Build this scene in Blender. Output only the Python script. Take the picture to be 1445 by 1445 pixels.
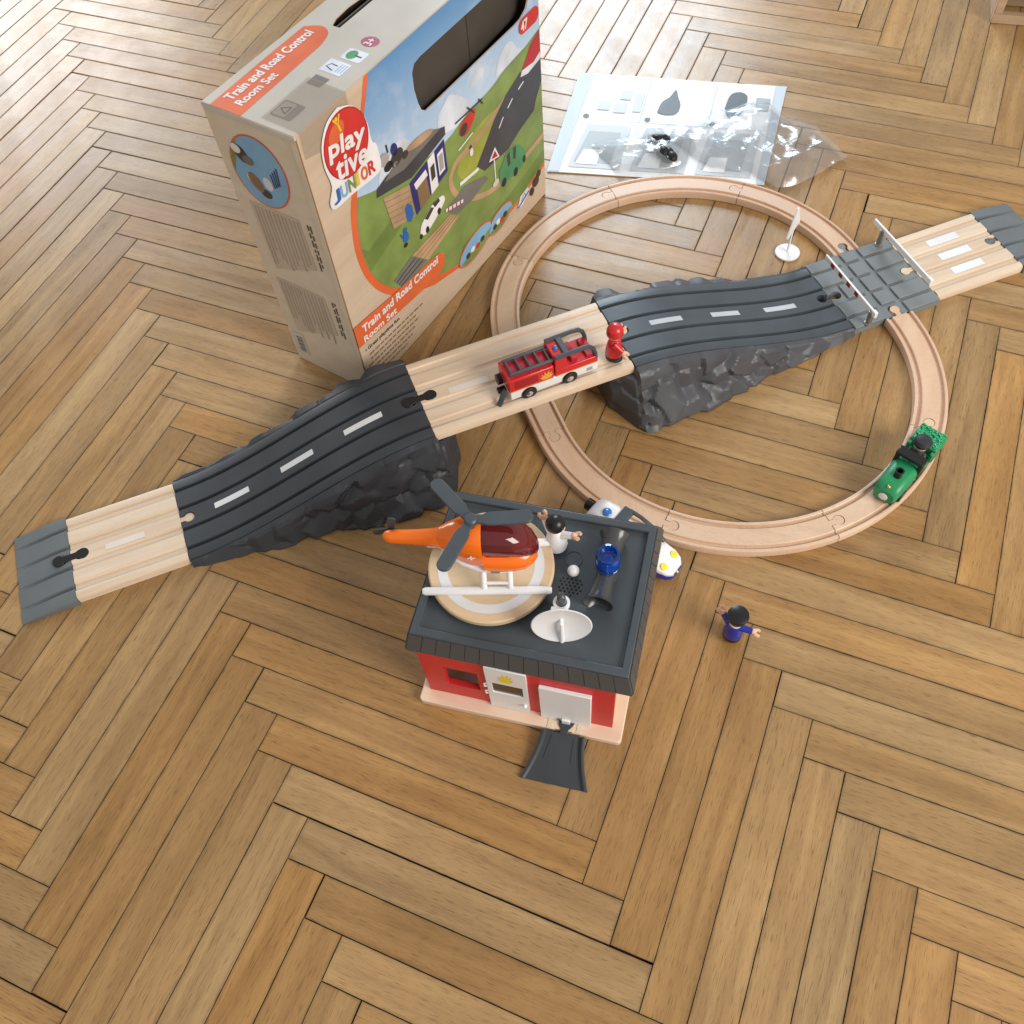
import bpy, bmesh, math, random
from mathutils import Vector, Matrix, noise
from mathutils.geometry import delaunay_2d_cdt
R = math.radians
random.seed(7)
for o in list(bpy.data.objects): bpy.data.objects.remove(o)
scene = bpy.context.scene
COL = scene.collection

# ------------------------------------------------------------------ camera
cam_d = bpy.data.cameras.new('camera'); cam = bpy.data.objects.new('camera', cam_d); COL.objects.link(cam)
rows = ((0.92507, 0.37466, -0.06219), (-0.28875, 0.80020, 0.52564), (-0.24671, 0.46830, -0.84843))
m = Matrix((rows[0], rows[1], [-v for v in rows[2]])).transposed().to_4x4()
m.translation = (0.56104, -0.28551, 0.96980)
cam.matrix_world = m
cam_d.sensor_width = 36; cam_d.lens = 36 * 1284.755 / 1445
cam_d.clip_start = 0.02; cam_d.clip_end = 50
scene.camera = cam
# ------------------------------------------------------------------ world, lamps, exposure
wd = bpy.data.worlds.new('World'); scene.world = wd; wd.use_nodes = True
bg = wd.node_tree.nodes['Background']; bg.inputs[0].default_value = (1.0, 0.97, 0.93, 1); bg.inputs[1].default_value = 0.46
def area_lamp(name, loc, target, sx, sy, power, col):
    d = bpy.data.lights.new(name, 'AREA'); d.shape = 'RECTANGLE'; d.size = sx; d.size_y = sy; d.energy = power; d.color = col
    o = bpy.data.objects.new(name, d); COL.objects.link(o); o.location = loc
    o.rotation_euler = (Vector(target) - Vector(loc)).to_track_quat('-Z', 'Y').to_euler()
    return o
area_lamp('window_light_far', (-0.72, 3.75, 1.80), (0.2, 0.9, 0.0), 1.1, 1.7, 76, (0.72, 0.87, 1.0))
area_lamp('window_light_left', (-3.7, 3.0, 1.55), (-0.4, 0.6, 0.0), 1.5, 1.3, 58, (0.95, 0.97, 1.0))
area_lamp('window_light_right', (2.9, -0.35, 1.75), (0.5, 0.5, 0.0), 1.5, 1.4, 84, (1.0, 0.94, 0.86))
scene.render.engine = 'CYCLES'
vs = scene.view_settings; vs.view_transform = 'Standard'; vs.look = 'None'; vs.exposure = 0.14; vs.gamma = 1.0; vs.use_curve_mapping = False
scene.cycles.max_bounces = 10; scene.cycles.transparent_max_bounces = 12

# ------------------------------------------------------------------ materials
MATS = {}
def mat(name, col, rough=0.5, metal=0.0, spec=0.5, coat=0.0, trans=0.0, bump=0.0, bscale=200.0, vary=0.0, ior=1.45):
    if name in MATS: return MATS[name]
    mt = bpy.data.materials.new(name); mt.use_nodes = True; nt = mt.node_tree; b = nt.nodes['Principled BSDF']
    b.inputs['Base Color'].default_value = (*col, 1); b.inputs['Roughness'].default_value = rough; b.inputs['Metallic'].default_value = metal
    b.inputs['Specular IOR Level'].default_value = spec; b.inputs['Coat Weight'].default_value = coat; b.inputs['Coat Roughness'].default_value = 0.08
    b.inputs['Transmission Weight'].default_value = trans; b.inputs['IOR'].default_value = ior
    tc = nt.nodes.new('ShaderNodeTexCoord')
    nz = nt.nodes.new('ShaderNodeTexNoise'); nz.inputs['Scale'].default_value = bscale; nz.inputs['Detail'].default_value = 4
    nt.links.new(tc.outputs['Object'], nz.inputs['Vector'])
    if bump:
        bp = nt.nodes.new('ShaderNodeBump'); bp.inputs['Strength'].default_value = bump; bp.inputs['Distance'].default_value = 0.001
        nt.links.new(nz.outputs['Fac'], bp.inputs['Height']); nt.links.new(bp.outputs['Normal'], b.inputs['Normal'])
    if vary:
        n2 = nt.nodes.new('ShaderNodeTexNoise'); n2.inputs['Scale'].default_value = 22; n2.inputs['Detail'].default_value = 5
        nt.links.new(tc.outputs['Object'], n2.inputs['Vector'])
        mr = nt.nodes.new('ShaderNodeMapRange'); mr.inputs['From Min'].default_value = 0.3; mr.inputs['From Max'].default_value = 0.7
        mr.inputs['To Min'].default_value = 1 - vary; mr.inputs['To Max'].default_value = 1 + vary
        nt.links.new(n2.outputs['Fac'], mr.inputs['Value'])
        hs = nt.nodes.new('ShaderNodeHueSaturation'); hs.inputs['Color'].default_value = (*col, 1)
        nt.links.new(mr.outputs['Result'], hs.inputs['Value']); nt.links.new(hs.outputs['Color'], b.inputs['Base Color'])
        mr2 = nt.nodes.new('ShaderNodeMapRange'); mr2.inputs['To Min'].default_value = rough - 0.07; mr2.inputs['To Max'].default_value = rough + 0.07
        nt.links.new(n2.outputs['Fac'], mr2.inputs['Value']); nt.links.new(mr2.outputs['Result'], b.inputs['Roughness'])
    MATS[name] = mt
    return mt

def wood_mat(name, light, dark, stretch=(6, 60, 60), rough=0.45, rnd=0.12, coat=0.0, axis_uv=False, fine=0.25):
    """grain stretched along local x"""
    mt = bpy.data.materials.new(name); mt.use_nodes = True; nt = mt.node_tree; L = nt.links; b = nt.nodes['Principled BSDF']
    tc = nt.nodes.new('ShaderNodeTexCoord'); oi = nt.nodes.new('ShaderNodeObjectInfo')
    mp = nt.nodes.new('ShaderNodeMapping'); mp.inputs['Scale'].default_value = stretch
    off = nt.nodes.new('ShaderNodeVectorMath'); off.operation = 'SCALE'; off.inputs[0].default_value = (7.3, 3.1, 5.7)
    add = nt.nodes.new('ShaderNodeVectorMath'); add.operation = 'ADD'
    if axis_uv:
        at = nt.nodes.new('ShaderNodeAttribute'); at.attribute_name = 'tone'
        L.new(at.outputs['Fac'], off.inputs['Scale']); L.new(tc.outputs['UV'], add.inputs[0]); rv = at.outputs['Fac']
    else:
        L.new(oi.outputs['Random'], off.inputs['Scale']); L.new(tc.outputs['Object'], add.inputs[0]); rv = oi.outputs['Random']
    L.new(off.outputs['Vector'], add.inputs[1]); L.new(add.outputs['Vector'], mp.inputs['Vector'])
    n1 = nt.nodes.new('ShaderNodeTexNoise'); n1.inputs['Scale'].default_value = 1.0; n1.inputs['Detail'].default_value = 6; n1.inputs['Roughness'].default_value = 0.62; n1.inputs['Distortion'].default_value = 0.6
    L.new(mp.outputs['Vector'], n1.inputs['Vector'])
    mp2 = nt.nodes.new('ShaderNodeMapping'); mp2.inputs['Scale'].default_value = (stretch[0] * 16, stretch[1] * 26, stretch[2] * 26)
    L.new(add.outputs['Vector'], mp2.inputs['Vector'])
    n2 = nt.nodes.new('ShaderNodeTexNoise'); n2.inputs['Scale'].default_value = 1.0; n2.inputs['Detail'].default_value = 3
    L.new(mp2.outputs['Vector'], n2.inputs['Vector'])
    cr = nt.nodes.new('ShaderNodeValToRGB'); cr.color_ramp.elements[0].position = 0.3; cr.color_ramp.elements[1].position = 0.72
    cr.color_ramp.elements[0].color = (*dark, 1); cr.color_ramp.elements[1].color = (*light, 1)
    L.new(n1.outputs['Fac'], cr.inputs['Fac'])
    pore = nt.nodes.new('ShaderNodeMapRange'); pore.inputs['From Min'].default_value = 0.33; pore.inputs['From Max'].default_value = 0.44
    pore.inputs['To Min'].default_value = 1 - fine; pore.inputs['To Max'].default_value = 1.0
    L.new(n2.outputs['Fac'], pore.inputs['Value'])
    tone = nt.nodes.new('ShaderNodeMapRange'); tone.inputs['To Min'].default_value = 1 - rnd; tone.inputs['To Max'].default_value = 1 + rnd
    L.new(rv, tone.inputs['Value'])
    mul = nt.nodes.new('ShaderNodeMath'); mul.operation = 'MULTIPLY'; L.new(pore.outputs['Result'], mul.inputs[0]); L.new(tone.outputs['Result'], mul.inputs[1])
    hs = nt.nodes.new('ShaderNodeHueSaturation'); L.new(cr.outputs['Color'], hs.inputs['Color']); L.new(mul.outputs['Value'], hs.inputs['Value'])
    hue = nt.nodes.new('ShaderNodeMath'); hue.operation = 'MULTIPLY'; hue.inputs[1].default_value = 17.0; L.new(rv, hue.inputs[0])
    fr = nt.nodes.new('ShaderNodeMath'); fr.operation = 'FRACT'; L.new(hue.outputs['Value'], fr.inputs[0])
    hr = nt.nodes.new('ShaderNodeMapRange'); hr.inputs['To Min'].default_value = 0.5 - rnd * 0.035; hr.inputs['To Max'].default_value = 0.5 + rnd * 0.035
    L.new(fr.outputs['Value'], hr.inputs['Value']); L.new(hr.outputs['Result'], hs.inputs['Hue'])
    sr = nt.nodes.new('ShaderNodeMapRange'); sr.inputs['To Min'].default_value = 1.0 + rnd * 0.5; sr.inputs['To Max'].default_value = 1.0 - rnd * 0.8
    L.new(fr.outputs['Value'], sr.inputs['Value']); L.new(sr.outputs['Result'], hs.inputs['Saturation'])
    if axis_uv:     # grime worn into the board edges, broken up by noise
        ed = nt.nodes.new('ShaderNodeAttribute'); ed.attribute_name = 'edge'
        n3 = nt.nodes.new('ShaderNodeTexNoise'); n3.inputs['Scale'].default_value = 38; n3.inputs['Detail'].default_value = 4; L.new(tc.outputs['UV'], n3.inputs['Vector'])
        er = nt.nodes.new('ShaderNodeMapRange'); er.inputs['From Min'].default_value = 0.35; er.inputs['From Max'].default_value = 0.65; er.inputs['To Min'].default_value = 0.52; er.inputs['To Max'].default_value = 0.92; L.new(n3.outputs['Fac'], er.inputs['Value'])
        pw = nt.nodes.new('ShaderNodeMath'); pw.operation = 'POWER'; pw.inputs[1].default_value = 0.45; L.new(ed.outputs['Fac'], pw.inputs[0])
        mxe = nt.nodes.new('ShaderNodeMix'); mxe.data_type = 'FLOAT'; L.new(pw.outputs['Value'], mxe.inputs[0]); L.new(er.outputs['Result'], mxe.inputs[2]); mxe.inputs[3].default_value = 1.0
        n4 = nt.nodes.new('ShaderNodeTexNoise'); n4.inputs['Scale'].default_value = 9; n4.inputs['Detail'].default_value = 6; L.new(tc.outputs['UV'], n4.inputs['Vector'])
        st4 = nt.nodes.new('ShaderNodeMapRange'); st4.inputs['From Min'].default_value = 0.35; st4.inputs['From Max'].default_value = 0.7; st4.inputs['To Min'].default_value = 0.90; st4.inputs['To Max'].default_value = 1.06; L.new(n4.outputs['Fac'], st4.inputs['Value'])
        mu = nt.nodes.new('ShaderNodeMath'); mu.operation = 'MULTIPLY'; L.new(mxe.outputs[0], mu.inputs[0]); L.new(st4.outputs['Result'], mu.inputs[1])
        h2 = nt.nodes.new('ShaderNodeHueSaturation'); L.new(hs.outputs['Color'], h2.inputs['Color']); L.new(mu.outputs['Value'], h2.inputs['Value']); L.new(h2.outputs['Color'], b.inputs['Base Color'])
    else: L.new(hs.outputs['Color'], b.inputs['Base Color'])
    rr = nt.nodes.new('ShaderNodeMapRange'); rr.inputs['To Min'].default_value = rough - 0.08; rr.inputs['To Max'].default_value = rough + 0.1
    L.new(n1.outputs['Fac'], rr.inputs['Value'])
    if axis_uv:
        pw2 = nt.nodes.new('ShaderNodeMath'); pw2.operation = 'POWER'; pw2.inputs[1].default_value = 0.12; L.new(ed.outputs['Fac'], pw2.inputs[0])
        n5 = nt.nodes.new('ShaderNodeTexNoise'); n5.inputs['Scale'].default_value = 14; n5.inputs['Detail'].default_value = 8; n5.inputs['Roughness'].default_value = 0.7; L.new(tc.outputs['Object'], n5.inputs['Vector'])
        sc5 = nt.nodes.new('ShaderNodeMapRange'); sc5.inputs['From Min'].default_value = 0.4; sc5.inputs['From Max'].default_value = 0.75; sc5.inputs['To Min'].default_value = 0.0; sc5.inputs['To Max'].default_value = 0.14; L.new(n5.outputs['Fac'], sc5.inputs['Value'])
        ad5 = nt.nodes.new('ShaderNodeMath'); L.new(rr.outputs['Result'], ad5.inputs[0]); L.new(sc5.outputs['Result'], ad5.inputs[1])
        rm = nt.nodes.new('ShaderNodeMix'); rm.data_type = 'FLOAT'; L.new(pw2.outputs['Value'], rm.inputs[0]); rm.inputs[2].default_value = 0.85; L.new(ad5.outputs['Value'], rm.inputs[3]); L.new(rm.outputs[0], b.inputs['Roughness'])
    else: L.new(rr.outputs['Result'], b.inputs['Roughness'])
    bp = nt.nodes.new('ShaderNodeBump'); bp.inputs['Strength'].default_value = 0.12; bp.inputs['Distance'].default_value = 0.0006
    L.new(n2.outputs['Fac'], bp.inputs['Height']); L.new(bp.outputs['Normal'], b.inputs['Normal'])
    b.inputs['Coat Weight'].default_value = coat; b.inputs['Coat Roughness'].default_value = 0.2
    MATS[name] = mt
    return mt

m_floor = wood_mat('oak_parquet', (0.455, 0.272, 0.106), (0.285, 0.156, 0.056), (4, 48, 1), 0.27, 0.115, 0.0, True, 0.42)
m_sub = mat('joint_dirt', (0.022, 0.014, 0.008), 0.9)
m_beech = wood_mat('beech_track', (0.69, 0.495, 0.350), (0.60, 0.405, 0.275), (9, 30, 30), 0.40, 0.09, 0.0, False, 0.14)
m_pine = wood_mat('pale_birch', (0.77, 0.635, 0.49), (0.61, 0.450, 0.315), (4, 60, 60), 0.40, 0.05, 0.0, False, 0.05)
m_birch = wood_mat('birch_plate', (0.78, 0.60, 0.46), (0.70, 0.50, 0.36), (5, 45, 45), 0.45, 0.03, 0.0, False, 0.04)
m_disc = wood_mat('plywood_disc', (0.72, 0.56, 0.37), (0.63, 0.46, 0.28), (5, 40, 40), 0.45, 0.03, 0.0, False, 0.05)
m_dark = mat('charcoal_plastic', (0.043, 0.049, 0.058), 0.42, bump=0.08, bscale=500, vary=0.10)
m_dark2 = mat('slate_plastic', (0.058, 0.070, 0.081), 0.38, bump=0.08, bscale=500, vary=0.10)
m_rock = mat('rock_plastic', (0.038, 0.042, 0.050), 0.46, bump=0.12, bscale=300, vary=0.22)
m_rock2 = mat('rock_plastic_grey', (0.070, 0.072, 0.083), 0.42, bump=0.12, bscale=300, vary=0.22)
m_grey = mat('grey_plastic', (0.185, 0.205, 0.215), 0.40, bump=0.05, bscale=600, vary=0.06)
m_greyl = mat('grey_ramp_plastic', (0.135, 0.152, 0.163), 0.42, bump=0.05, bscale=600, vary=0.06)
m_line = mat('white_road_paint', (0.72, 0.73, 0.75), 0.55, vary=0.05)
m_line2 = mat('white_print_on_wood', (0.70, 0.62, 0.55), 0.5, vary=0.05)
m_line3 = mat('white_road_paint_dull', (0.46, 0.49, 0.53), 0.55, vary=0.06)
m_white = mat('white_plastic', (0.80, 0.80, 0.82), 0.32, bump=0.03, vary=0.02)
m_red = mat('red_plastic', (0.60, 0.020, 0.022), 0.30, coat=0.3, vary=0.05)
m_wallred = mat('red_wall', (0.60, 0.024, 0.026), 0.42, vary=0.05)
m_orange = mat('orange_plastic', (0.88, 0.165, 0.006), 0.22, coat=0.4, vary=0.03)
m_green = mat('green_plastic', (0.020, 0.27, 0.105), 0.34, bump=0.05, vary=0.06)
m_black = mat('black_plastic', (0.012, 0.012, 0.013), 0.33, vary=0.1)
m_rubber = mat('black_rubber', (0.014, 0.014, 0.015), 0.5, vary=0.1)
m_steel = mat('steel', (0.62, 0.62, 0.63), 0.25, metal=1.0, vary=0.05)
m_blue = mat('blue_enamel', (0.012, 0.026, 0.30), 0.25, coat=0.3, vary=0.05)
m_bluegl = mat('blue_clear_plastic', (0.012, 0.16, 0.72), 0.08, trans=0.8, coat=0.3)
m_bead = mat('blue_bead', (0.02, 0.16, 0.45), 0.12, coat=0.5)
m_maroon = mat('maroon_clear_plastic', (0.24, 0.035, 0.045), 0.07, trans=0.72, coat=0.4)
m_flesh = mat('flesh_plastic', (0.72, 0.44, 0.30), 0.45, vary=0.04)
m_yellow = mat('yellow_print', (0.80, 0.66, 0.03), 0.4)
m_gold = mat('gold_print', (0.78, 0.36, 0.06), 0.4)
m_seat = mat('dark_red_inside', (0.42, 0.015, 0.03), 0.4)
m_smoke = mat('smoky_horn_plastic', (0.060, 0.062, 0.064), 0.26, trans=0.0, coat=0.2)
m_hole = mat('black_hole', (0.004, 0.004, 0.004), 0.8)
m_greenbump = mat('green_leafy_load', (0.025, 0.36, 0.15), 0.28, bump=1.0, bscale=420, coat=0.2)

# ------------------------------------------------------------------ mesh helpers (millimetres in, metres out)
class MB:
    def __init__(s): s.v = []; s.f = []
    def add(s, vs, fs):
        n = len(s.v); s.v += [tuple(p) for p in vs]; s.f += [tuple(i + n for i in f) for f in fs]; return s
    def box(s, x0, x1, y0, y1, z0, z1):
        return s.add([(x0, y0, z0), (x1, y0, z0), (x1, y1, z0), (x0, y1, z0), (x0, y0, z1), (x1, y0, z1), (x1, y1, z1), (x0, y1, z1)],
                     [(3, 2, 1, 0), (4, 5, 6, 7), (0, 1, 5, 4), (1, 2, 6, 5), (2, 3, 7, 6), (3, 0, 4, 7)])
    def prism(s, poly, z0, z1):
        n = len(poly)
        return s.add([(x, y, z0) for x, y in poly] + [(x, y, z1) for x, y in poly],
                     [tuple(range(n))[::-1], tuple(range(n, 2 * n))] + [(i, (i + 1) % n, n + (i + 1) % n, n + i) for i in range(n)])
    def prism_y(s, poly, y0, y1):           # polygon in x,z
        n = len(poly)
        return s.add([(x, y0, z) for x, z in poly] + [(x, y1, z) for x, z in poly],
                     [tuple(range(n)), tuple(range(n, 2 * n))[::-1]] + [(i, n + i, n + (i + 1) % n, (i + 1) % n) for i in range(n)])
    def loft(s, secs, cap=True, closed=True):
        n = len(secs[0]); base = len(s.v); vs = [p for sec in secs for p in sec]; fs = []
        for k in range(len(secs) - 1):
            for i in range(n if closed else n - 1):
                j = (i + 1) % n; fs.append((k * n + i, k * n + j, (k + 1) * n + j, (k + 1) * n + i))
        if cap: fs += [tuple(range(n))[::-1], tuple(range((len(secs) - 1) * n, len(secs) * n))]
        return s.add(vs, fs)
    def lathe(s, prof, seg=24, c=(0, 0, 0), axis='z', cap=True):
        secs = []
        for r, h in prof:
            ring = []
            for i in range(seg):
                a = 2 * math.pi * i / seg; x, y = r * math.cos(a), r * math.sin(a)
                p = {'z': (x, y, h), 'x': (h, x, y), 'y': (y, h, x)}[axis]
                ring.append((p[0] + c[0], p[1] + c[1], p[2] + c[2]))
            secs.append(ring)
        return s.loft(secs, cap)
    def ball(s, c, r, seg=20, rings=12, sc=(1, 1, 1)):
        prof = [(max(0.02, math.sin(math.pi * k / rings)) * r, -math.cos(math.pi * k / rings) * r) for k in range(rings + 1)]
        t = MB().lathe(prof, seg)
        return s.add([(x * sc[0] + c[0], y * sc[1] + c[1], z * sc[2] + c[2]) for x, y, z in t.v], t.f)
    def tube(s, pts, rad, seg=10, flat=None):
        pts = [Vector(p) for p in pts]; n = len(pts); rads = rad if isinstance(rad, (list, tuple)) else [rad] * n; secs = []; up = Vector((0, 0, 1))
        for i, p in enumerate(pts):
            d = (pts[min(i + 1, n - 1)] - pts[max(i - 1, 0)]).normalized()
            ref = up if abs(d.z) < 0.95 else Vector((1, 0, 0))
            x = d.cross(ref).normalized(); y = x.cross(d).normalized()
            fx, fy = flat if flat else (1, 1)
            secs.append([tuple(p + x * (math.cos(2 * math.pi * k / seg) * rads[i] * fx) + y * (math.sin(2 * math.pi * k / seg) * rads[i] * fy)) for k in range(seg)])
        return s.loft(secs)
    def xf(s, M):
        s.v = [tuple(M @ Vector(p)) for p in s.v]; return s
    def mesh(s, name, k=0.001):
        me = bpy.data.meshes.new(name); me.from_pydata([(x * k, y * k, z * k) for x, y, z in s.v], [], s.f); me.validate()
        bm = bmesh.new(); bm.from_mesh(me); bmesh.ops.recalc_face_normals(bm, faces=bm.faces); bm.to_mesh(me); bm.free()
        return me
    def build(s, name, material, parent=None, bevel=0.0, smooth=35, seg=2, k=0.001, loc=None, rotz=None):
        return link(name, s.mesh(name, k), material, parent, bevel, smooth, seg, loc, rotz)
def link(name, me, material, parent=None, bevel=0.0, smooth=35, seg=2, loc=None, rotz=None):
    o = bpy.data.objects.new(name, me); COL.objects.link(o)
    if material and not me.materials: me.materials.append(material)
    if smooth:
        me.polygons.foreach_set('use_smooth', [True] * len(me.polygons)); me.set_sharp_from_angle(angle=R(smooth))
    if bevel:
        b = o.modifiers.new('bevel', 'BEVEL'); b.width = bevel * 0.001; b.segments = seg; b.limit_method = 'ANGLE'; b.angle_limit = R(32)
    if parent: o.parent = parent
    if loc: o.location = loc
    if rotz is not None: o.rotation_euler.z = rotz
    return o
def boolean(o, cutters, keep=False):
    for c in cutters:
        c.parent = o.parent
    bpy.context.view_layer.update()
    for c in cutters:
        md = o.modifiers.new('cut', 'BOOLEAN'); md.operation = 'DIFFERENCE'; md.solver = 'EXACT'; md.object = c
    dg = bpy.context.evaluated_depsgraph_get(); dg.update()
    me = bpy.data.meshes.new_from_object(o.evaluated_get(dg)); old = o.data
    o.modifiers.clear(); o.data = me
    for c in cutters:
        if not keep: bpy.data.objects.remove(c)
    me.polygons.foreach_set('use_smooth', [True] * len(me.polygons)); me.set_sharp_from_angle(angle=R(35))
    return o
def tag(o, label, cat, group=None, kind=None):
    if label: o['label'] = label
    if cat: o['category'] = cat
    if group: o['group'] = group
    if kind: o['kind'] = kind
    return o
def thing(name, label, cat, loc=(0, 0, 0), rotz=0, group=None):
    o = bpy.data.objects.new(name, None); COL.objects.link(o); o.empty_display_size = 0.02
    o.location = loc; o.rotation_euler = (0, 0, rotz)
    return tag(o, label, cat, group)
def add_bevel(o, w, seg=2):
    b = o.modifiers.new('bevel', 'BEVEL'); b.width = w * 0.001; b.segments = seg; b.limit_method = 'ANGLE'; b.angle_limit = R(32)
def text(name, body, material, parent, p0, size, face='front', bold=0.0, tilt=0.0, off=1.0, shear=0.0, spacing=1.0):
    """flat lettering; p0 = lower-left in face mm, size = (width, height) mm of the whole line"""
    cu = bpy.data.curves.new(name, 'FONT'); cu.body = body; cu.size = 1; cu.shear = shear; cu.space_character = spacing; cu.resolution_u = 3
    t = bpy.data.objects.new(name, cu); COL.objects.link(t)
    dg = bpy.context.evaluated_depsgraph_get(); dg.update()
    me = bpy.data.meshes.new_from_object(t.evaluated_get(dg)); bpy.data.objects.remove(t)
    xs = [v.co.x for v in me.vertices]; ys = [v.co.y for v in me.vertices]
    x0, x1, y0, y1 = min(xs), max(xs), min(ys), max(ys); ct, st = math.cos(tilt), math.sin(tilt)
    src = [(v.co.x, v.co.y) for v in me.vertices]; pol = [tuple(p.vertices) for p in me.polygons]; V = []; F = []
    w = bold * size[1] * 1.3; sh_ = [(0, 0)] + ([(w * math.cos(R(q)), w * math.sin(R(q))) for q in range(0, 360, 45)] if bold else [])
    for i, (dx, dy) in enumerate(sh_):
        n = len(V); F += [tuple(k + n for k in p) for p in pol]
        for (px, py) in src:
            a = (px - x0) / (x1 - x0) * size[0] + dx; b = (py - y0) / (y1 - y0) * size[1] + dy
            a, b = p0[0] + a * ct - b * st, p0[1] + a * st + b * ct
            V.append(Vector(FACE[face](a, b, off + 0.02 * i)) * 0.001)
    me = bpy.data.meshes.new(name); me.from_pydata(V, [], F)
    return link(name, me, material, parent, smooth=0)
FACE = {'front': lambda a, b, d: (a, -d, b), 'side': lambda a, b, d: (-d, a, b), 'top': lambda a, b, d: (a, b, 402 + d), 'flat': lambda a, b, d: (a, b, d)}
def decal(name, poly, material, parent, off, face='front'):
    me = bpy.data.meshes.new(name); me.from_pydata([Vector(FACE[face](a, b, off)) * 0.001 for a, b in poly], [], [tuple(range(len(poly)))])
    return link(name, me, material, parent, smooth=0)
def ell(cx, cy, rx, ry, tilt=0, n=32, a0=0, a1=360):
    c, s = math.cos(R(tilt)), math.sin(R(tilt)); out = []
    for i in range(n):
        a = R(a0 + (a1 - a0) * i / (n if a1 - a0 == 360 else n - 1)); x, y = rx * math.cos(a), ry * math.sin(a); out.append((cx + x * c - y * s, cy + x * s + y * c))
    return out
def stroke(pts, w):
    P = [Vector((p[0], p[1])) for p in pts]; l, r = [], []
    for i, p in enumerate(P):
        d = (P[min(i + 1, len(P) - 1)] - P[max(i - 1, 0)]).normalized(); nn = Vector((-d.y, d.x)) * w / 2
        l.append(tuple(p + nn)); r.append(tuple(p - nn))
    return l + r[::-1]
def smoothpts(pts, n=6):
    out = []
    for i in range(len(pts) - 1):
        p0, p1, p2, p3 = (Vector(pts[max(0, min(len(pts) - 1, j))]) for j in (i - 1, i, i + 1, i + 2))
        for k in range(n):
            t = k / n; out.append(tuple(0.5 * ((2 * p1) + (p2 - p0) * t + (2 * p0 - 5 * p1 + 4 * p2 - p3) * t * t + (3 * p1 - p0 - 3 * p2 + p3) * t ** 3)))
    return out + [tuple(pts[-1])]
def rrect(x0, x1, y0, y1, r, n=5):
    out = []
    for cx, cy, a in ((x1 - r, y1 - r, 0), (x0 + r, y1 - r, 90), (x0 + r, y0 + r, 180), (x1 - r, y0 + r, 270)):
        for i in range(n + 1): t = R(a + 90 * i / n); out.append((cx + r * math.cos(t), cy + r * math.sin(t)))
    return out

# ================================================================== FLOOR: herringbone parquet, each board its own piece
PW, PL = 0.0436, 0.3780
sub = MB().box(-3200, 3400, -2200, 4200, -30, -11).build('floor', m_sub, smooth=0); tag(sub, None, None, kind='structure')
def in_view(x, y, mg=0.0):
    d = Vector((x, y, 0)) - m.translation; r = Vector(rows[0]).dot(d); u = Vector(rows[1]).dot(d); f = Vector(rows[2]).dot(d)
    return f > 0.1 and abs(r / f) < 0.5624 + mg and abs(u / f) < 0.5624 + mg
def plank_geo(x0, x1, y0, y1, along_x, rng):
    g = rng.choice((0.00040, 0.00048, 0.00058)); ch = 0.0005; dz = rng.uniform(-0.0003, 0.0); tl = [rng.uniform(-0.0003, 0.0003) for _ in range(4)]; wd_ = rng.uniform(0.0002, 0.0007) if rng.random() < 0.22 else 0
    wl_ = rng.uniform(0.0003, 0.0014) if rng.random() < 0.25 else 0
    x0 += g + (wl_ if along_x else wd_); x1 -= g; y0 += g + (wd_ if along_x else wl_); y1 -= g
    c = [(x0, y0), (x1, y0), (x1, y1), (x0, y1)]; q = [(x0 + ch, y0 + ch), (x1 - ch, y0 + ch), (x1 - ch, y1 - ch), (x0 + ch, y1 - ch)]
    vs_ = [(p[0], p[1], -0.011) for p in c] + [(p[0], p[1], -0.00004 + dz) for p in c] + [(p[0], p[1], dz + t) for p, t in zip(q, tl)]
    q2 = [(x0 + 0.0036, y0 + 0.0036), (x1 - 0.0036, y0 + 0.0036), (x1 - 0.0036, y1 - 0.0036), (x0 + 0.0036, y1 - 0.0036)]
    vs_ += [(p[0], p[1], dz + t) for p, t in zip(q2, tl)]
    fs = [(12, 13, 14, 15)] + [(i, (i + 1) % 4, 4 + (i + 1) % 4, 4 + i) for i in range(4)] + [(4 + i, 4 + (i + 1) % 4, 8 + (i + 1) % 4, 8 + i) for i in range(4)] + [(8 + i, 8 + (i + 1) % 4, 12 + (i + 1) % 4, 12 + i) for i in range(4)]
    ox, oy = rng.uniform(0, 9), rng.uniform(0, 9); uv = [((v[0] + ox, v[1] + oy) if along_x else (v[1] + ox, v[0] + oy)) for v in vs_]
    return vs_, fs, uv, rng.random()
def plank_mesh(parts, name):
    V, F, U, T, E_ = [], [], [], [], []
    for vs_, fs, uv, t in parts:
        n = len(V); V += vs_; F += [tuple(i + n for i in f) for f in fs]; U += uv; T += [t] * len(vs_); E_ += [0.0] * 12 + [1.0] * 4
    me = bpy.data.meshes.new(name); me.from_pydata(V, [], F)
    ul = me.uv_layers.new(name='UVMap')
    for lp in me.loops: ul.data[lp.index].uv = U[lp.vertex_index]
    at = me.attributes.new('tone', 'FLOAT', 'POINT'); at.data.foreach_set('value', T); at = me.attributes.new('edge', 'FLOAT', 'POINT'); at.data.foreach_set('value', E_)
    return me
rng = random.Random(31); far_parts = []; near = []
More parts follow.
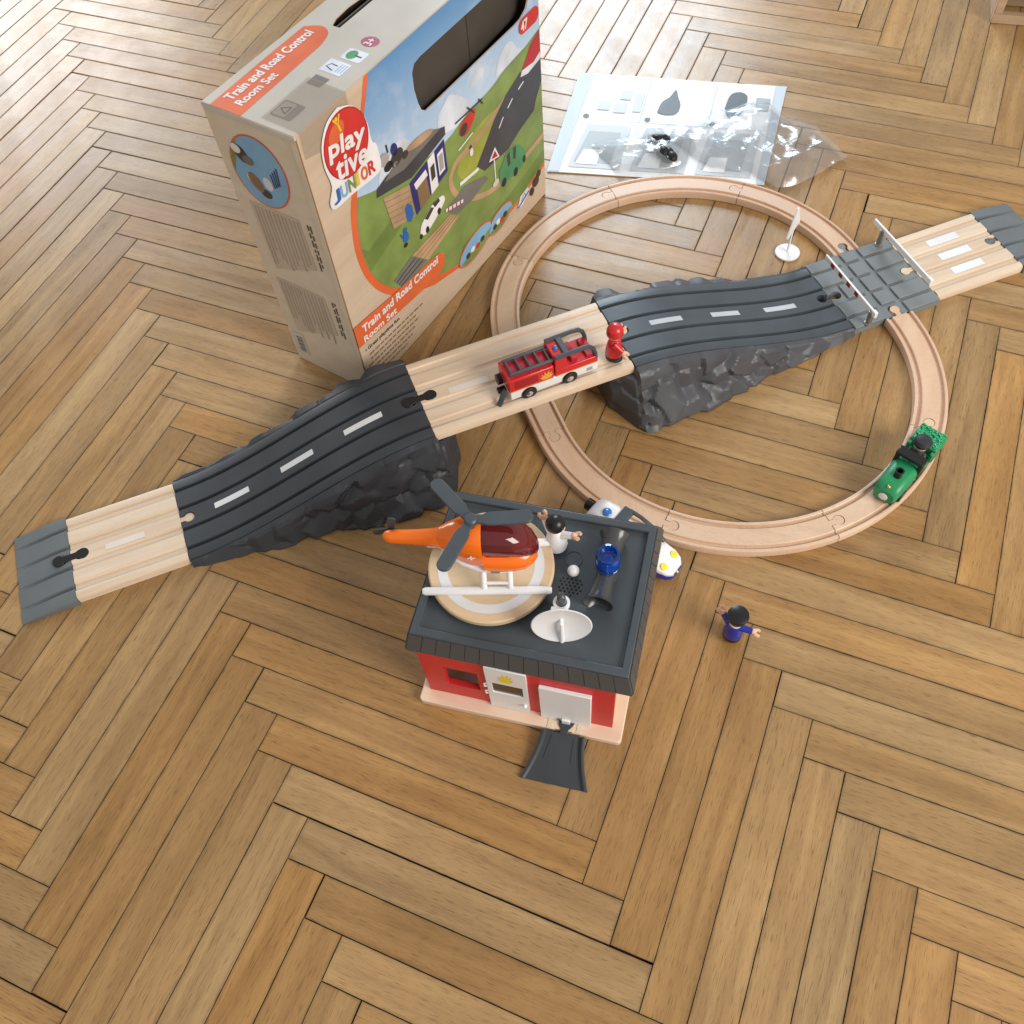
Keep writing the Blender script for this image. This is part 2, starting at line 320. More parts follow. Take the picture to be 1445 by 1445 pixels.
for mm in range(-9, 10):
    for kk in range(-70, 71):
        for kind in (0, 1):
            u0 = (kk + (1 if kind else 0)) * PW + mm * PL; v0 = kk * PW - mm * PL
            u1 = u0 + (PL if kind else PW); v1 = v0 + (PW if kind else PL)
            x0, x1, y0, y1 = u0, u1, -v1, -v0; cx, cy = (x0 + x1) / 2, (y0 + y1) / 2
            if not (-1.9 < cx < 2.0 and -1.1 < cy < 2.6): continue
            geo = plank_geo(x0, x1, y0, y1, bool(kind), rng)
            vis = any(in_view(x0 + (x1 - x0) * a, y0 + (y1 - y0) * b, 0.005) for a in (0, .25, .5, .75, 1) for b in (0, .25, .5, .75, 1))
            (near if vis else far_parts).append(((cx - 0.5) ** 2 + (cy - 0.2) ** 2, geo, (cx, cy)))
near.sort(key=lambda p: p[0])
for d, geo, c in near[:298]:
    me = plank_mesh([([(x - c[0], y - c[1], z) for x, y, z in geo[0]], *geo[1:])], 'plank'); o = link('plank', me, m_floor, sub, smooth=0); o.location = (*c, 0)
rest = link('plank_rest', plank_mesh([p[1] for p in near[298:] + far_parts], 'plank_rest'), m_floor, sub, smooth=0); rest['kind'] = 'stuff'
print('planks in view', len(near), 'beyond', len(far_parts))

# ================================================================== TRACK LOOP
S0 = Vector((0.42995, 0.60040)); TH = R(-47.86)
EV = Vector((math.cos(TH), math.sin(TH))); NV = Vector((-EV.y, EV.x))
RT = 257.9; HS = 68.2        # centre-line radius and half straight (mm)
def loop_pt(e_, n_): return S0 + EV * (e_ * 0.001) + NV * (n_ * 0.001)
def knob(mb, x, z0, z1, g=0.0):   # jigsaw peg pointing +x from (x,0)
    pts = [(x - (1.5 if g else 0), -3.6 - g), (x + 5.5, -3.6 - g)] + [(x + 11.5 + (6.6 + g) * math.cos(a), (6.6 + g) * math.sin(a)) for a in [R(-150 + 300 * i / 18) for i in range(19)]] + [(x + 5.5, 3.6 + g), (x - (1.5 if g else 0), 3.6 + g)]
    return mb.prism(pts, z0, z1)
PROF = [(-21, 0.6), (-20.4, 0), (20.4, 0), (21, 0.6), (21, 10.2), (20.4, 11.5), (19.2, 12), (17.3, 12), (16.6, 11.4), (16.3, 8.3), (11.8, 8.3), (11.5, 11.4), (10.8, 12),
        (-10.8, 12), (-11.5, 11.4), (-11.8, 8.3), (-16.3, 8.3), (-16.6, 11.4), (-17.3, 12), (-19.2, 12), (-20.4, 11.5), (-21, 10.2)]
def curve_mesh():
    secs = []
    for i in range(25):
        a = R(0.12 + (45 - 0.24) * i / 24)
        secs.append([((RT - t) * math.sin(a), RT - (RT - t) * math.cos(a), z) for t, z in PROF])
    o = MB().loft(secs).build('curved_track', m_beech)
    c = knob(MB(), 0, -2, 15, 0.55).build('cutter', None); boolean(o, [c])
    k = knob(MB(), 0, 0.8, 11.6)
    k.xf(Matrix.Translation((RT * math.sin(R(44.9)), RT - RT * math.cos(R(44.9)), 0)) @ Matrix.Rotation(R(45), 4, 'Z'))
    return o, k.mesh('peg')
def join_mesh(a, b):
    bm = bmesh.new(); bm.from_mesh(a); bm.from_mesh(b); me = bpy.data.meshes.new(a.name); bm.to_mesh(me); bm.free()
    me.materials.append(a.materials[0] if a.materials else m_beech)
    me.polygons.foreach_set('use_smooth', [True] * len(me.polygons)); me.set_sharp_from_angle(angle=R(35)); return me
o0, pg = curve_mesh(); cm = join_mesh(o0.data, pg); bpy.data.objects.remove(o0)
CL = [('beech curved track piece behind the fire station, hugged by the white police car', 'near left'),
      ('palest beech curved track piece, at the loop bottom nearest the figure in blue', ''),
      ('beech curved track piece carrying the green locomotive', ''),
      ('beech curved track piece leaving the near edge of the grey crossing', ''),
      ('beech curved track piece leaving the far edge of the crossing behind the warning sign', ''),
      ('beech curved track piece along the edge of the instruction sheet', ''),
      ('beech curved track piece beside the lower right corner of the cardboard box', ''),
      ('beech curved track piece running under the birch bridge from the box side', '')]
for i in range(8):
    a = -90 + 45 * i
    ce = HS if i < 4 else -HS
    p = loop_pt(ce + RT * math.cos(R(a)), RT * math.sin(R(a)))
    o = link('curved_track', cm, None, smooth=0); o.location = (p.x, p.y, 0.0003); o.rotation_euler.z = TH + R(a + 90)
    tag(o, CL[i][0], 'toy track', 'curved track pieces of the loop')
o = MB().loft([[(x, t, z) for t, z in PROF] for x in (0.3, 2 * HS - 0.3)]).build('straight_track', m_beech)
boolean(o, [knob(MB(), 0, -2, 15, 0.55).build('cutter', None)]); me = join_mesh(o.data, knob(MB(), 2 * HS - 0.3, 0.8, 11.6).mesh('peg')); bpy.data.objects.remove(o)
p = loop_pt(-HS, -RT); o = link('straight_track', me, None, smooth=0, loc=(p.x, p.y, 0.0003), rotz=TH)
tag(o, 'straight beech track piece crossing under the birch road bridge', 'toy track')

# ================================================================== ROAD
RO = Vector((0.6198, 0.7736)); RA = R(43.1656); AV = Vector((math.cos(RA), math.sin(RA))); BV = Vector((AV.y, -AV.x))
def road_pt(s, t, z=0.0):
    p = RO + AV * (s * 0.001) + BV * (t * 0.001); return (p.x, p.y, z * 0.001)
# local frame of every road thing: x along the road, y = -t (left of travel)
def road_prof(hw, gw, gd, edge=3.0, ys=(-45, -15.5, 15.5, 45), top=12.0, sl=0.5):
    pts = [(-hw, top - edge), (-hw + edge * 0.35, top - edge * 0.3), (-hw + edge, top)]
    for g in ys: pts += [(g - gw / 2 - gd * sl, top), (g - gw / 2, top - gd), (g + gw / 2, top - gd), (g + gw / 2 + gd * sl, top)]
    return pts + [(hw - edge, top), (hw - edge * 0.35, top - edge * 0.3), (hw, top - edge)]
def slab(secs_xz, prof, bottom):     # secs: (x, dz, slope shift) ; bottom(x) gives the underside height
    secs = []
    for x, dz in secs_xz:
        sec = [(x, y, z + dz) for y, z in prof]; b = bottom(x, dz); hw = prof[-1][0]
        secs.append(sec + [(x, hw, b), (x, -hw, b)])
    return secs
wprof = road_prof(61.5, 9.5, 2.6, 4.0)
def wood_tile(name, length):
    o = MB().loft(slab([(0.3, 0), (length - 0.3, 0)], wprof, lambda x, d: 0)).build(name, m_pine); return o
def socket(x, z0, z1, direction, g=0.8):
    c = knob(MB(), 0, z0, z1, g); c.xf(Matrix.Translation((x, 0, 0)) @ Matrix.Rotation(0 if direction > 0 else math.pi, 4, 'Z')); return c.build('cutter', None)
def connector(loc, label):
    mb = MB(); k = 7.8
    pts = [(-15 + k * math.cos(a), k * math.sin(a)) for a in [R(38 + 284 * i / 18) for i in range(19)]] + [(15 + k * math.cos(a), k * math.sin(a)) for a in [R(218 + 284 * i / 18) for i in range(19)]]
    o = mb.prism(pts, 0, 10.4).build('track_connector', m_black, bevel=0.5, loc=loc, rotz=RA); tag(o, label, 'toy connector', 'dog-bone road connectors'); return o
def dash(parent, x0, x1, y0, w, zf, material, n=5, name='lane_dash'):
    V = []; F = []
    for i in range(n + 1):
        x = x0 + (x1 - x0) * i / n; V += [(x, y0 - w / 2, zf(x) + 0.25), (x, y0 + w / 2, zf(x) + 0.25)]
    for i in range(n): F.append((2 * i, 2 * i + 2, 2 * i + 3, 2 * i + 1))
    return MB().add(V, F).build(name, material, parent, smooth=0)

# left birch tile
t = thing('road_tile', 'birch road tile with one faded dash between the left mountain ramp and the grey end ramp', 'toy road', road_pt(-1139, 0, 0.3), RA)
o = wood_tile('tile_body', 139); o.parent = t
boolean(o, [socket(0, -2, 15, 1)])
me = join_mesh(o.data, knob(MB(), 138.7, 0.8, 10.4).mesh('peg')); o.data = me; me.materials.clear(); me.materials.append(m_pine)
dash(t, 43, 93, -3, 9, lambda x: 12, m_line2, 1)
# bridge
t = thing('bridge_tile', 'long birch road tile bridging the two mountain ramps under the fire truck', 'toy road', road_pt(-668, 0, 75), RA)
o = wood_tile('tile_body', 266); o.parent = t; boolean(o, [socket(0, -2, 15, 1)]); o.data.materials.clear(); o.data.materials.append(m_pine)
me = join_mesh(o.data, knob(MB(), 265.7, 0.8, 10.4).mesh('peg')); o.data = me; me.materials.clear(); me.materials.append(m_pine)
dash(t, 38, 90, -4, 10, lambda x: 12, m_line2, 1)
# right birch tile, three dashes
t = thing('road_tile', 'birch road tile with three white dashes right of the level crossing', 'toy road', road_pt(68, 0, 0.3), RA)
o = wood_tile('tile_body', 140); o.parent = t; boolean(o, [socket(140, -2, 15, -1)]); o.data.materials.clear(); o.data.materials.append(m_pine)
k = knob(MB(), 0, 0.8, 9.5); k.xf(Matrix.Rotation(math.pi, 4, 'Z')); k.xf(Matrix.Translation((0.3, 0, 0)))
me = join_mesh(o.data, k.mesh('peg')); o.data = me; me.materials.clear(); me.materials.append(m_pine)
for y in (31, 1, -29): dash(t, 45, 95, y, 13, lambda x: 12, m_line, 1)
# grey end ramps
def end_ramp(loc, rz, label, sock, peg):
    t = thing('end_ramp', label, 'toy road', loc, rz, 'grey end ramps of the road')
    pr = road_prof(64.5, 4.6, 3.6, 1.6, sl=0.15)
    secs = []
    for x, f in ((0.3, 1.0), (20, 0.86), (46, 0.5), (70, 0.14)):
        secs.append([(x, y, max(0.5, z * f)) for y, z in pr] + [(x, 64.5, 0), (x, -64.5, 0)])
    o = MB().loft(secs).build('ramp_body', m_greyl, t)
    if sock: boolean(o, [socket(0, -2, 15, 1)])
    if peg:
        k = knob(MB(), 0, 0.8, 10.5); k.xf(Matrix.Rotation(math.pi, 4, 'Z')); k.build('peg', m_greyl, t)
    return t
end_ramp(road_pt(-1139, 0, 0.2), RA + math.pi, 'grey plastic end ramp at the far left tip of the road', True, False)
end_ramp(road_pt(208, 0, 0.2), RA, 'grey plastic end ramp at the right edge of the picture', False, True)
connector(road_pt(-1139, 0, 2.4), 'black dog-bone connector joining left birch tile and grey end ramp')
connector(road_pt(-668, 0, 77.4), 'black dog-bone connector joining left mountain ramp and birch bridge')

# mountain ramps
def zr(f): f = max(0, min(1, f)); return 12 + 75 * (f * f * (3 - 2 * f))
def mountain(loc, rz, label, mroad, mrock, mline, near_sign, seed, dashes, tab):
    """local x from the low end (0) to the high end (333)"""
    Ln = 333; rg = random.Random(seed)
    t = thing('mountain_ramp', label, 'toy road', loc, rz, 'rocky mountain ramps')
    pr = road_prof(62, 4.6, 4.2, 1.2, ys=(-46, -16.5, 16.5, 46), sl=0.12)
    secs = []
    for i in range(29):
        x = 0.4 + (Ln - 0.8) * i / 28; dz = zr(x / Ln) - 12; top = 12 + dz
        secs.append([(x, y, z + dz) for y, z in pr] + [(x, 62, max(0.2, top - 11)), (x, -62, max(0.2, top - 11))])
    o = MB().loft(secs).build('road_surface', mroad, t)
    cut = [socket(0, -2, 40, 1)]
    if tab: cut.append(socket(Ln, 60, 110, -1))
    boolean(o, cut); o.data.materials.clear(); o.data.materials.append(mroad)
    for a, b in dashes: dash(t, a, b, 0, 8.5, lambda x: zr(x / Ln), mline, 5)
    # moulded rock sides: facets of truncated pyramids raised from a flared flank, down to the floor
    def flare(x, side):
        f = min(1, x / Ln); b = 6 + 12 * min(1, f * 3) + (24 * max(0, (f - 0.5) * 2) ** 0.8 if side == near_sign else 8 * f)
        return b - max(0, x - (Ln - 24)) ** 2 * 0.020
    cells = {}
    for side in (-1, 1):
        L_ = []
        for gx in range(-1, 14):
            for gy in range(-1, 6):
                sx_ = (gx + rg.uniform(0.1, 0.9) + (0.5 if gy % 2 else 0)) * 35; sy_ = (gy + rg.uniform(0.15, 0.85)) * 27
                pl_ = []; a0 = rg.uniform(0, 6.28); nk = rg.choice((4, 5, 5, 6))
                for q in range(nk):
                    an = a0 + 6.283 * (q + rg.uniform(-.25, .25)) / nk; pl_.append((math.cos(an), math.sin(an), rg.uniform(0.7, 2.0), rg.uniform(11, 21)))
                L_.append((sx_, sy_, rg.uniform(7, 20), rg.uniform(-.35, .35), rg.uniform(-.40, .15), pl_))
        cells[side] = L_
    def relief(side, x, w):
        h = 0.0
        for sx_, sy_, top_, gx_, gy_, pl_ in cells[side]:
            dx, dy = x - sx_, w - sy_
            if abs(dx) > 55 or abs(dy) > 52: continue
            v = top_ + gx_ * dx + gy_ * dy
            for c_, s_, k_, e_ in pl_: v = min(v, top_ + k_ * (e_ - (c_ * dx + s_ * dy)))
            h = max(h, v)
        return h
    xs = [1 + i * 2.75 for i in range(int((Ln - 2) / 2.75) + 1)]; xs = [x for x in xs if x < Ln - 2] + [Ln - 0.6] + [Ln + 3 + i * 3 for i in range(9)]
    NR = 30; secs = []
    for x in xs:
        inb = x > Ln; zt = zr(x / Ln) if not inb else 74.5; sc = min(1, 0.16 + zt / 62); half = []
        for side in (-1, 1):
            fl = max(2, flare(x, side)); hw = 61.4 if not inb else 61 - max(0, (x - Ln - 6)) * 1.1
            top_in = 0.5 if x < 32 else zt - 9
            if inb: top_in = zt - 1.0
            rows_ = [(x, side * (hw - 0.6), top_in), (x, side * hw, top_in if x < 32 else zt - 2.2 - (8 if inb else 0) * 0)]
            for r_ in range(NR + 1):
                v = r_ / NR; w = v * zt * 1.2; h = relief(side, x, w) * sc
                lip = min(1, r_ / 4)
                y = hw + 0.4 + fl * (0.06 + 0.94 * v ** 1.15) + h * (0.55 + 0.25 * lip)
                z = (zt - 1.6) * (1 - v) + (h * 0.28 - 2.0 * sc) * (1 - v)
                if r_ == 0: y = hw + 0.3 + h * 0.12; z = zt - 2.2 + min(3.0, h * 0.16)
                if inb: z = min(z, zt - 1)
                rows_.append((x, side * y, max(0.3, min(z, zt + 3.0))))
            half.append(rows_)
        secs.append(half[0][::-1] + half[1])
    o = MB().loft(secs).build('rock_base', mrock, t, smooth=22)
    md = o.modifiers.new('soft', 'SMOOTH'); md.factor = 0.35; md.iterations = 1; md.use_x = False
    return t
mountain(road_pt(-1000, 0, 0), RA, 'darker mountain ramp with rocky sides climbing from the left to the birch bridge', m_dark, m_rock, m_line, -1, 5,
         [(46, 94), (140, 186), (230, 282)], True)
mountain(road_pt(-68, 0, 0), RA + math.pi, 'slate mountain ramp with rocky sides between the fire truck and the level crossing', m_dark2, m_rock2, m_line3, 1, 17,
         [(55, 106), (147, 191), (236, 283)], True)  # paler, bluer road surface holds window reflection in its colour

# level crossing
t = thing('level_crossing', 'square grey plastic level crossing tile where the road meets the loop', 'toy road', road_pt(0, 0, 0.3), RA)
o = MB().box(-67.6, 67.6, -67.5, 67.5, 0, 9.0).build('base_plate', m_grey, t)
boolean(o, [socket(67.6, -2, 15, -1), socket(-67.6, -2, 15, 1)] + [knob(MB(), 0, -2, 15, 0.7).xf(Matrix.Translation((0, -67.5, 0)) @ Matrix.Rotation(R(90), 4, 'Z')).build('cutter', None)])
o.data.materials.clear(); o.data.materials.append(m_grey)
for (x0, x1) in ((-67, -17.4), (-11.2, 11.2), (17.4, 67)):
    for (y0, y1) in ((-67, -49), (-43, -19), (-13, 13), (19, 43), (49, 67)):
        if x0 > 17 and y0 == -13: x1_, x0_ = 67 - 22, x0
        elif x1 < -17 and y0 == -13: x0_, x1_ = x0 + 22, x1
        else: x0_, x1_ = x0, x1
        if abs(x0_) < 12 and y0 == -67: y0 = -46 - 3
        if y1 <= y0: continue
        MB().box(x0_, x1_, y0, y1, 8.5, 12).build('paving_pad', m_grey, t, bevel=1.1)
k = knob(MB(), 0, 0.8, 11.2); k.xf(Matrix.Translation((0, 67.5, 0)) @ Matrix.Rotation(R(90), 4, 'Z')); k.build('peg', m_grey, t, bevel=0.4)

def barrier(label, s, t_post, t0, t1, zb, red_side):
    p = road_pt(s, t_post, 12.3)
    th_ = thing('barrier', label, 'toy barrier', p, RA, 'boom barriers of the level crossing')
    MB().lathe([(5.4, 0), (5.4, 1.6), (4.2, 2.2), (4.2, zb - 4), (3.2, zb - 3)], 20).build('post', mat('grey_metal', (0.30, 0.30, 0.29), 0.3, metal=0.7), th_)
    y0, y1 = -(t1 - t_post), -(t0 - t_post)
    bm_ = MB().box(-1.6, 1.6, y0, y1, zb - 8, zb).build('boom', m_white, th_, bevel=0.5)
    MB().box(-2.6, 2.6, y0 - 1, y0 + 7, zb - 8.5, zb + 1).build('boom_cap', m_white, th_, bevel=0.9)
    if red_side:
        for i in range(4):
            a = y1 - 16 - i * 20; MB().box(-1.95, -1.3, a - 8, a, zb - 7.6, zb - 0.6).build('red_stripe', mat('dark_red_print', (0.30, 0.008, 0.012), 0.4), th_)
barrier('white boom barrier with red stripes on the left side of the level crossing', -48, 66, -51, 74, 27, True)
barrier('plain white boom barrier on the right side of the level crossing', 50, -60, -82, 55, 31, False)
# warning sign
t = thing('warning_sign', 'white triangular warning sign on a round foot inside the track loop', 'toy sign', (0.4945, 0.8070, 0.0002), R(80))
MB().lathe([(17.5, 0), (18, 0.8), (18, 2.6), (17.3, 3.2), (0.5, 3.2)], 40).build('foot', m_white, t)
MB().tube([(0, 0, 3), (0, 0, 48)], 1.7, 12).build('pole', m_white, t)
MB().prism_y([(-21, 42), (21, 42), (23, 45), (2, 83), (-2, 83), (-23, 45)], -1.4, 1.4).build('sign_plate', m_white, t, bevel=0.5)
MB().prism_y([(-17, 46), (17, 46), (0, 76)], 1.35, 1.65).build('red_border', mat('sign_red', (0.45, 0.02, 0.03), 0.4), t)
MB().prism_y([(-9, 50), (9, 50), (0, 66)], 1.6, 1.85).build('white_center', m_white, t)

# ================================================================== CARDBOARD BOX
def kraft_mat(name, light, dark, rough=0.5):
    mt = wood_mat(name, light, dark, (5, 30, 45), rough, 0.0, 0.0, False, 0.03); return mt
m_box = kraft_mat('printed_pale_wood_card', (0.62, 0.49, 0.365), (0.53, 0.40, 0.285), 0.34)
m_boxside = kraft_mat('printed_side_card_lit', (0.74, 0.64, 0.505), (0.66, 0.56, 0.435), 0.42)  # side card tone raised, painting in stronger room light
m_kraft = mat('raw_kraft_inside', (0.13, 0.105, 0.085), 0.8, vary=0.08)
bx = thing('cardboard_box', 'upright printed cardboard toy box with a handle opening', 'box', (0.02148, 0.36465, 0.0004), R(79.664))
outer = MB().box(0, 466, 0, 129, 0, 402).build('box_body', m_box, bx)
hole_poly = [(208, 305), (405, 305), (420, 306), (434, 312), (440, 322), (441, 352), (437, 364), (426, 370), (409, 371), (212, 371), (200, 369), (194, 361), (193, 341), (196, 322), (200, 311)]
slot_poly = [(176, 79), (290, 79), (300, 84), (290, 90), (215, 97), (190, 95), (176, 90)]
inner = MB().box(2, 464, 2, 127, 2, 400).build('cutter', None)
hcut = MB().prism_y(hole_poly, -20, 20).build('cutter', None)
scut = MB().prism(slot_poly, 380, 420).build('cutter', None)
for c in (inner, hcut, scut): c.parent = bx
bpy.context.view_layer.update()
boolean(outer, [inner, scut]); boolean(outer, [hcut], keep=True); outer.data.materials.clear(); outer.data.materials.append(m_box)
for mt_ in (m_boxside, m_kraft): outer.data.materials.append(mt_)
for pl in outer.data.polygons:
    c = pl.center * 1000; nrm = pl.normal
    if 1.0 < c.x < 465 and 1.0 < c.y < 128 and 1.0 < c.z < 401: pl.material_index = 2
    elif abs(nrm.x) > 0.9: pl.material_index = 1
add_bevel(outer, 1.4, 2)
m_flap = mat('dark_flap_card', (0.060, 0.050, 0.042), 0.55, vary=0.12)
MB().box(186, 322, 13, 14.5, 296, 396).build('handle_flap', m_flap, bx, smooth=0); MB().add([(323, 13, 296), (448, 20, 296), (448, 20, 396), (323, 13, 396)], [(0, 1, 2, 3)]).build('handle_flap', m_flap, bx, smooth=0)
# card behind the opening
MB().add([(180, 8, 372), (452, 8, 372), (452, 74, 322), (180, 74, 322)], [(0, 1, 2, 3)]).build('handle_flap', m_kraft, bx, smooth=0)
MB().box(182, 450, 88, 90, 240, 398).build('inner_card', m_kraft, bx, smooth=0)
P = {}
def pm(name, col, rough=0.36): P[name] = mat('print_' + name, col, rough, vary=0.22 if 'green' in name or name in ('lime', 'slate', 'brick', 'tan', 'cloud') else 0.10); return P[name]
pm('orange', (0.68, 0.135, 0.045)); pm('red', (0.58, 0.035, 0.03)); pm('white', (0.78, 0.76, 0.76)); pm('cloud', (0.62, 0.66, 0.74)); pm('green', (0.20, 0.275, 0.075)); pm('green2', (0.145, 0.215, 0.055))  # print colours muted so they hold the gloss haze on the box front
pm('lime', (0.33, 0.36, 0.06)); pm('slate', (0.055, 0.055, 0.065)); pm('tan', (0.47, 0.30, 0.17)); pm('brick', (0.42, 0.28, 0.17)); pm('navy', (0.03, 0.03, 0.16)); pm('black', (0.02, 0.02, 0.022))
pm('grey', (0.17, 0.16, 0.15)); pm('lgrey', (0.36, 0.34, 0.31)); pm('blue', (0.03, 0.13, 0.40)); pm('sky2', (0.21, 0.43, 0.66)); pm('tgreen', (0.07, 0.26, 0.12)); pm('maroon', (0.42, 0.02, 0.03)); pm('ink', (0.05, 0.045, 0.04)); pm('purple', (0.40, 0.10, 0.16)); pm('yellow', (0.78, 0.50, 0.04)); pm('pale', (0.60, 0.58, 0.53)); pm('bronze', (0.24, 0.15, 0.075)); pm('teal', (0.02, 0.30, 0.28)); pm('palewood', (0.62, 0.50, 0.38)); pm('warm', (0.70, 0.60, 0.47)); pm('panelink', (0.40, 0.33, 0.26))
# printed sky: deep blue at the top paling downwards, a colour print
mt = bpy.data.materials.new('print_sky'); mt.use_nodes = True; nt = mt.node_tree; b = nt.nodes['Principled BSDF']; b.inputs['Roughness'].default_value = 0.34
tc = nt.nodes.new('ShaderNodeTexCoord'); sx = nt.nodes.new('ShaderNodeSeparateXYZ'); nt.links.new(tc.outputs['Object'], sx.inputs[0])
cr = nt.nodes.new('ShaderNodeValToRGB'); mr = nt.nodes.new('ShaderNodeMapRange'); mr.inputs['From Min'].default_value = 0.25; mr.inputs['From Max'].default_value = 0.40
nt.links.new(sx.outputs['Z'], mr.inputs['Value']); nt.links.new(mr.outputs['Result'], cr.inputs['Fac'])
cr.color_ramp.elements[0].color = (0.50, 0.64, 0.80, 1); cr.color_ramp.elements[1].color = (0.10, 0.27, 0.52, 1); nzs = nt.nodes.new('ShaderNodeTexNoise'); nzs.inputs['Scale'].default_value = 17; nzs.inputs['Detail'].default_value = 7; nzs.inputs['Roughness'].default_value = 0.55; nt.links.new(tc.outputs['Object'], nzs.inputs['Vector'])
mcl = nt.nodes.new('ShaderNodeMapRange'); mcl.inputs['From Min'].default_value = 0.50; mcl.inputs['From Max'].default_value = 0.68; nt.links.new(nzs.outputs['Fac'], mcl.inputs['Value'])
inv = nt.nodes.new('ShaderNodeMath'); inv.operation = 'SUBTRACT'; inv.inputs[0].default_value = 1.05; nt.links.new(mr.outputs['Result'], inv.inputs[1])
mm_ = nt.nodes.new('ShaderNodeMath'); mm_.operation = 'MULTIPLY'; mm_.use_clamp = True; nt.links.new(mcl.outputs['Result'], mm_.inputs[0]); nt.links.new(inv.outputs['Value'], mm_.inputs[1])
mxs = nt.nodes.new('ShaderNodeMix'); mxs.data_type = 'RGBA'; nt.links.new(mm_.outputs['Value'], mxs.inputs[0]); nt.links.new(cr.outputs['Color'], mxs.inputs[6]); mxs.inputs[7].default_value = (0.68, 0.72, 0.78, 1)
nt.links.new(mxs.outputs[2], b.inputs['Base Color'])
P['sky'] = mt
def card(name, poly, key, off, cut=True, face='front'):
    if not cut: return decal(name, poly, P[key], bx, off, face)
    o = MB().prism_y(poly, -off, -off + 0.2).build(name, P[key], bx); boolean(o, [hcut], keep=True)
    o.data.materials.clear(); o.data.materials.append(P[key]); return o
pic_i = smoothpts([(124, 401.5), (108, 371), (82, 321), (64, 282), (55, 253), (50, 217), (54, 180), (69, 145), (92, 116), (120, 96), (176, 67)], 4)
pic_o = smoothpts([(116, 401.5), (101, 371), (73, 321), (52, 280), (45, 257), (40, 222), (43, 183), (57, 145), (80, 114), (110, 88), (168, 57)], 4)
brd = [(229, 47), (305, 42), (383, 44), (464.5, 60)]
card('picture_border', pic_o + [(229, 40), (305, 35), (383, 38), (464.5, 53), (464.5, 120), (300, 200), (124, 401.5)], 'orange', 0.35)
card('picture_sky', pic_i + brd + [(464.5, 401.5)], 'sky', 0.6)
meadow = [p for p in pic_i if p[1] < 280] ; meadow = [(64, 282)] + meadow + brd + [(464.5, 272)] + smoothpts([(430, 265), (378, 262), (340, 255), (287, 253), (230, 244), (160, 255), (102, 268), (64, 282)], 3)[:-1]
decal('picture_meadow', meadow, P['green'], bx, 0.85)
decal('picture_meadow_shade', [(50, 217), (60, 205), (110, 215), (150, 200), (110, 190), (56, 176)], P['green2'], bx, 0.95)
decal('picture_meadow_shade', [(240, 70), (330, 66), (464, 84), (464, 62), (383, 46), (305, 44), (232, 49)], P['green2'], bx, 0.95)
for pts in ([(100, 268), (112, 290), (128, 292), (140, 303), (160, 298), (172, 285), (190, 262), (150, 258)], [(222, 262), (228, 285), (240, 291), (254, 298), (270, 288), (284, 276), (296, 258), (260, 250)], [(355, 262), (362, 280), (380, 292), (396, 290), (410, 272), (420, 266)], [(296, 282), (306, 294), (322, 296), (330, 286), (314, 280)]):
    pts_ = [(x, min(y, 302)) for x, y in pts]; decal('picture_cloud', smoothpts(pts_ + [pts_[0]], 3)[:-1], P['cloud'], bx, 0.9)
decal('picture_hill', [(228, 242), (287, 252), (340, 254), (378, 261), (430, 264), (464, 271), (464, 120), (300, 130), (228, 150)], P['green'], bx, 1.05)
decal('picture_lawn', smoothpts([(262, 205), (300, 222), (350, 222), (366, 214), (330, 180), (300, 160), (268, 165), (250, 185), (262, 205)], 3)[:-1], P['lime'], bx, 1.15)
decal('picture_rail', stroke(smoothpts([(372, 222), (330, 212), (286, 205), (252, 204), (234, 188), (240, 162), (262, 138), (300, 116), (340, 106), (400, 104), (464, 110)], 4), 9), P['tan'], bx, 1.3)
decal('picture_mountain', [(293, 168), (316, 186), (344, 210), (372, 226), (410, 238), (440, 235), (462, 240), (464, 196), (447, 176), (441, 163), (400, 155), (371, 145), (330, 148), (310, 150)], P['slate'], bx, 1.4)
for a, b_, c, d in ((352, 190, 364, 200), (376, 206, 389, 213), (404, 217, 418, 221)): decal('picture_dash', stroke([(a, b_), (c, d)], 2.2), P['white'], bx, 1.5)
decal('picture_crossing', [(213, 151), (261, 160), (310, 142), (316, 133), (270, 126), (238, 129)], P['grey'], bx, 1.45)
decal('picture_road', [(134, 139), (224, 139), (241, 124), (163, 108)], P['tan'], bx, 1.45)
for i in range(3): decal('picture_groove', stroke([(141 + i * 7.5, 132 - i * 7.5), (228 + i * 4.2, 136 - i * 3.8)], 1.3), P['bronze'], bx, 1.55)
decal('picture_road_end', [(90, 130), (132, 139), (161, 109), (104, 107)], P['grey'], bx, 1.45)
for i in range(3): decal('picture_groove', stroke([(95 + i * 3.5, 124 - i * 6), (139 + i * 7, 131 - i * 7.5)], 1.6), P['black'], bx, 1.55)
decal('picture_station_wall', [(104, 252), (154, 237), (154, 189), (111, 201)], P['brick'], bx, 1.5)
for i in range(5): decal('picture_brick_line', stroke([(105 + i, 245 - i * 9), (153, 229 - i * 8.6)], 0.8), P['bronze'], bx, 1.6)
decal('picture_station_front', [(154, 238), (232, 251), (231, 205), (157, 188)], P['navy'], bx, 1.55)
decal('picture_station_roof', [(94, 260), (97, 270), (117, 275), (205, 277), (237, 266), (236, 255), (160, 243)], P['slate'], bx, 1.65)
decal('picture_roof_top', [(112, 270), (128, 277), (205, 280), (228, 269), (150, 262)], P['grey'], bx, 1.75)
decal('picture_helipad', ell(187, 279, 27, 5.5, -6), P['tan'], bx, 1.85)
decal('picture_door', [(194, 245), (209, 248), (208, 198), (192, 195)], P['white'], bx, 1.7); decal('picture_door_glass', [(197, 232), (206, 234), (205, 214), (196, 212)], P['ink'], bx, 1.8)
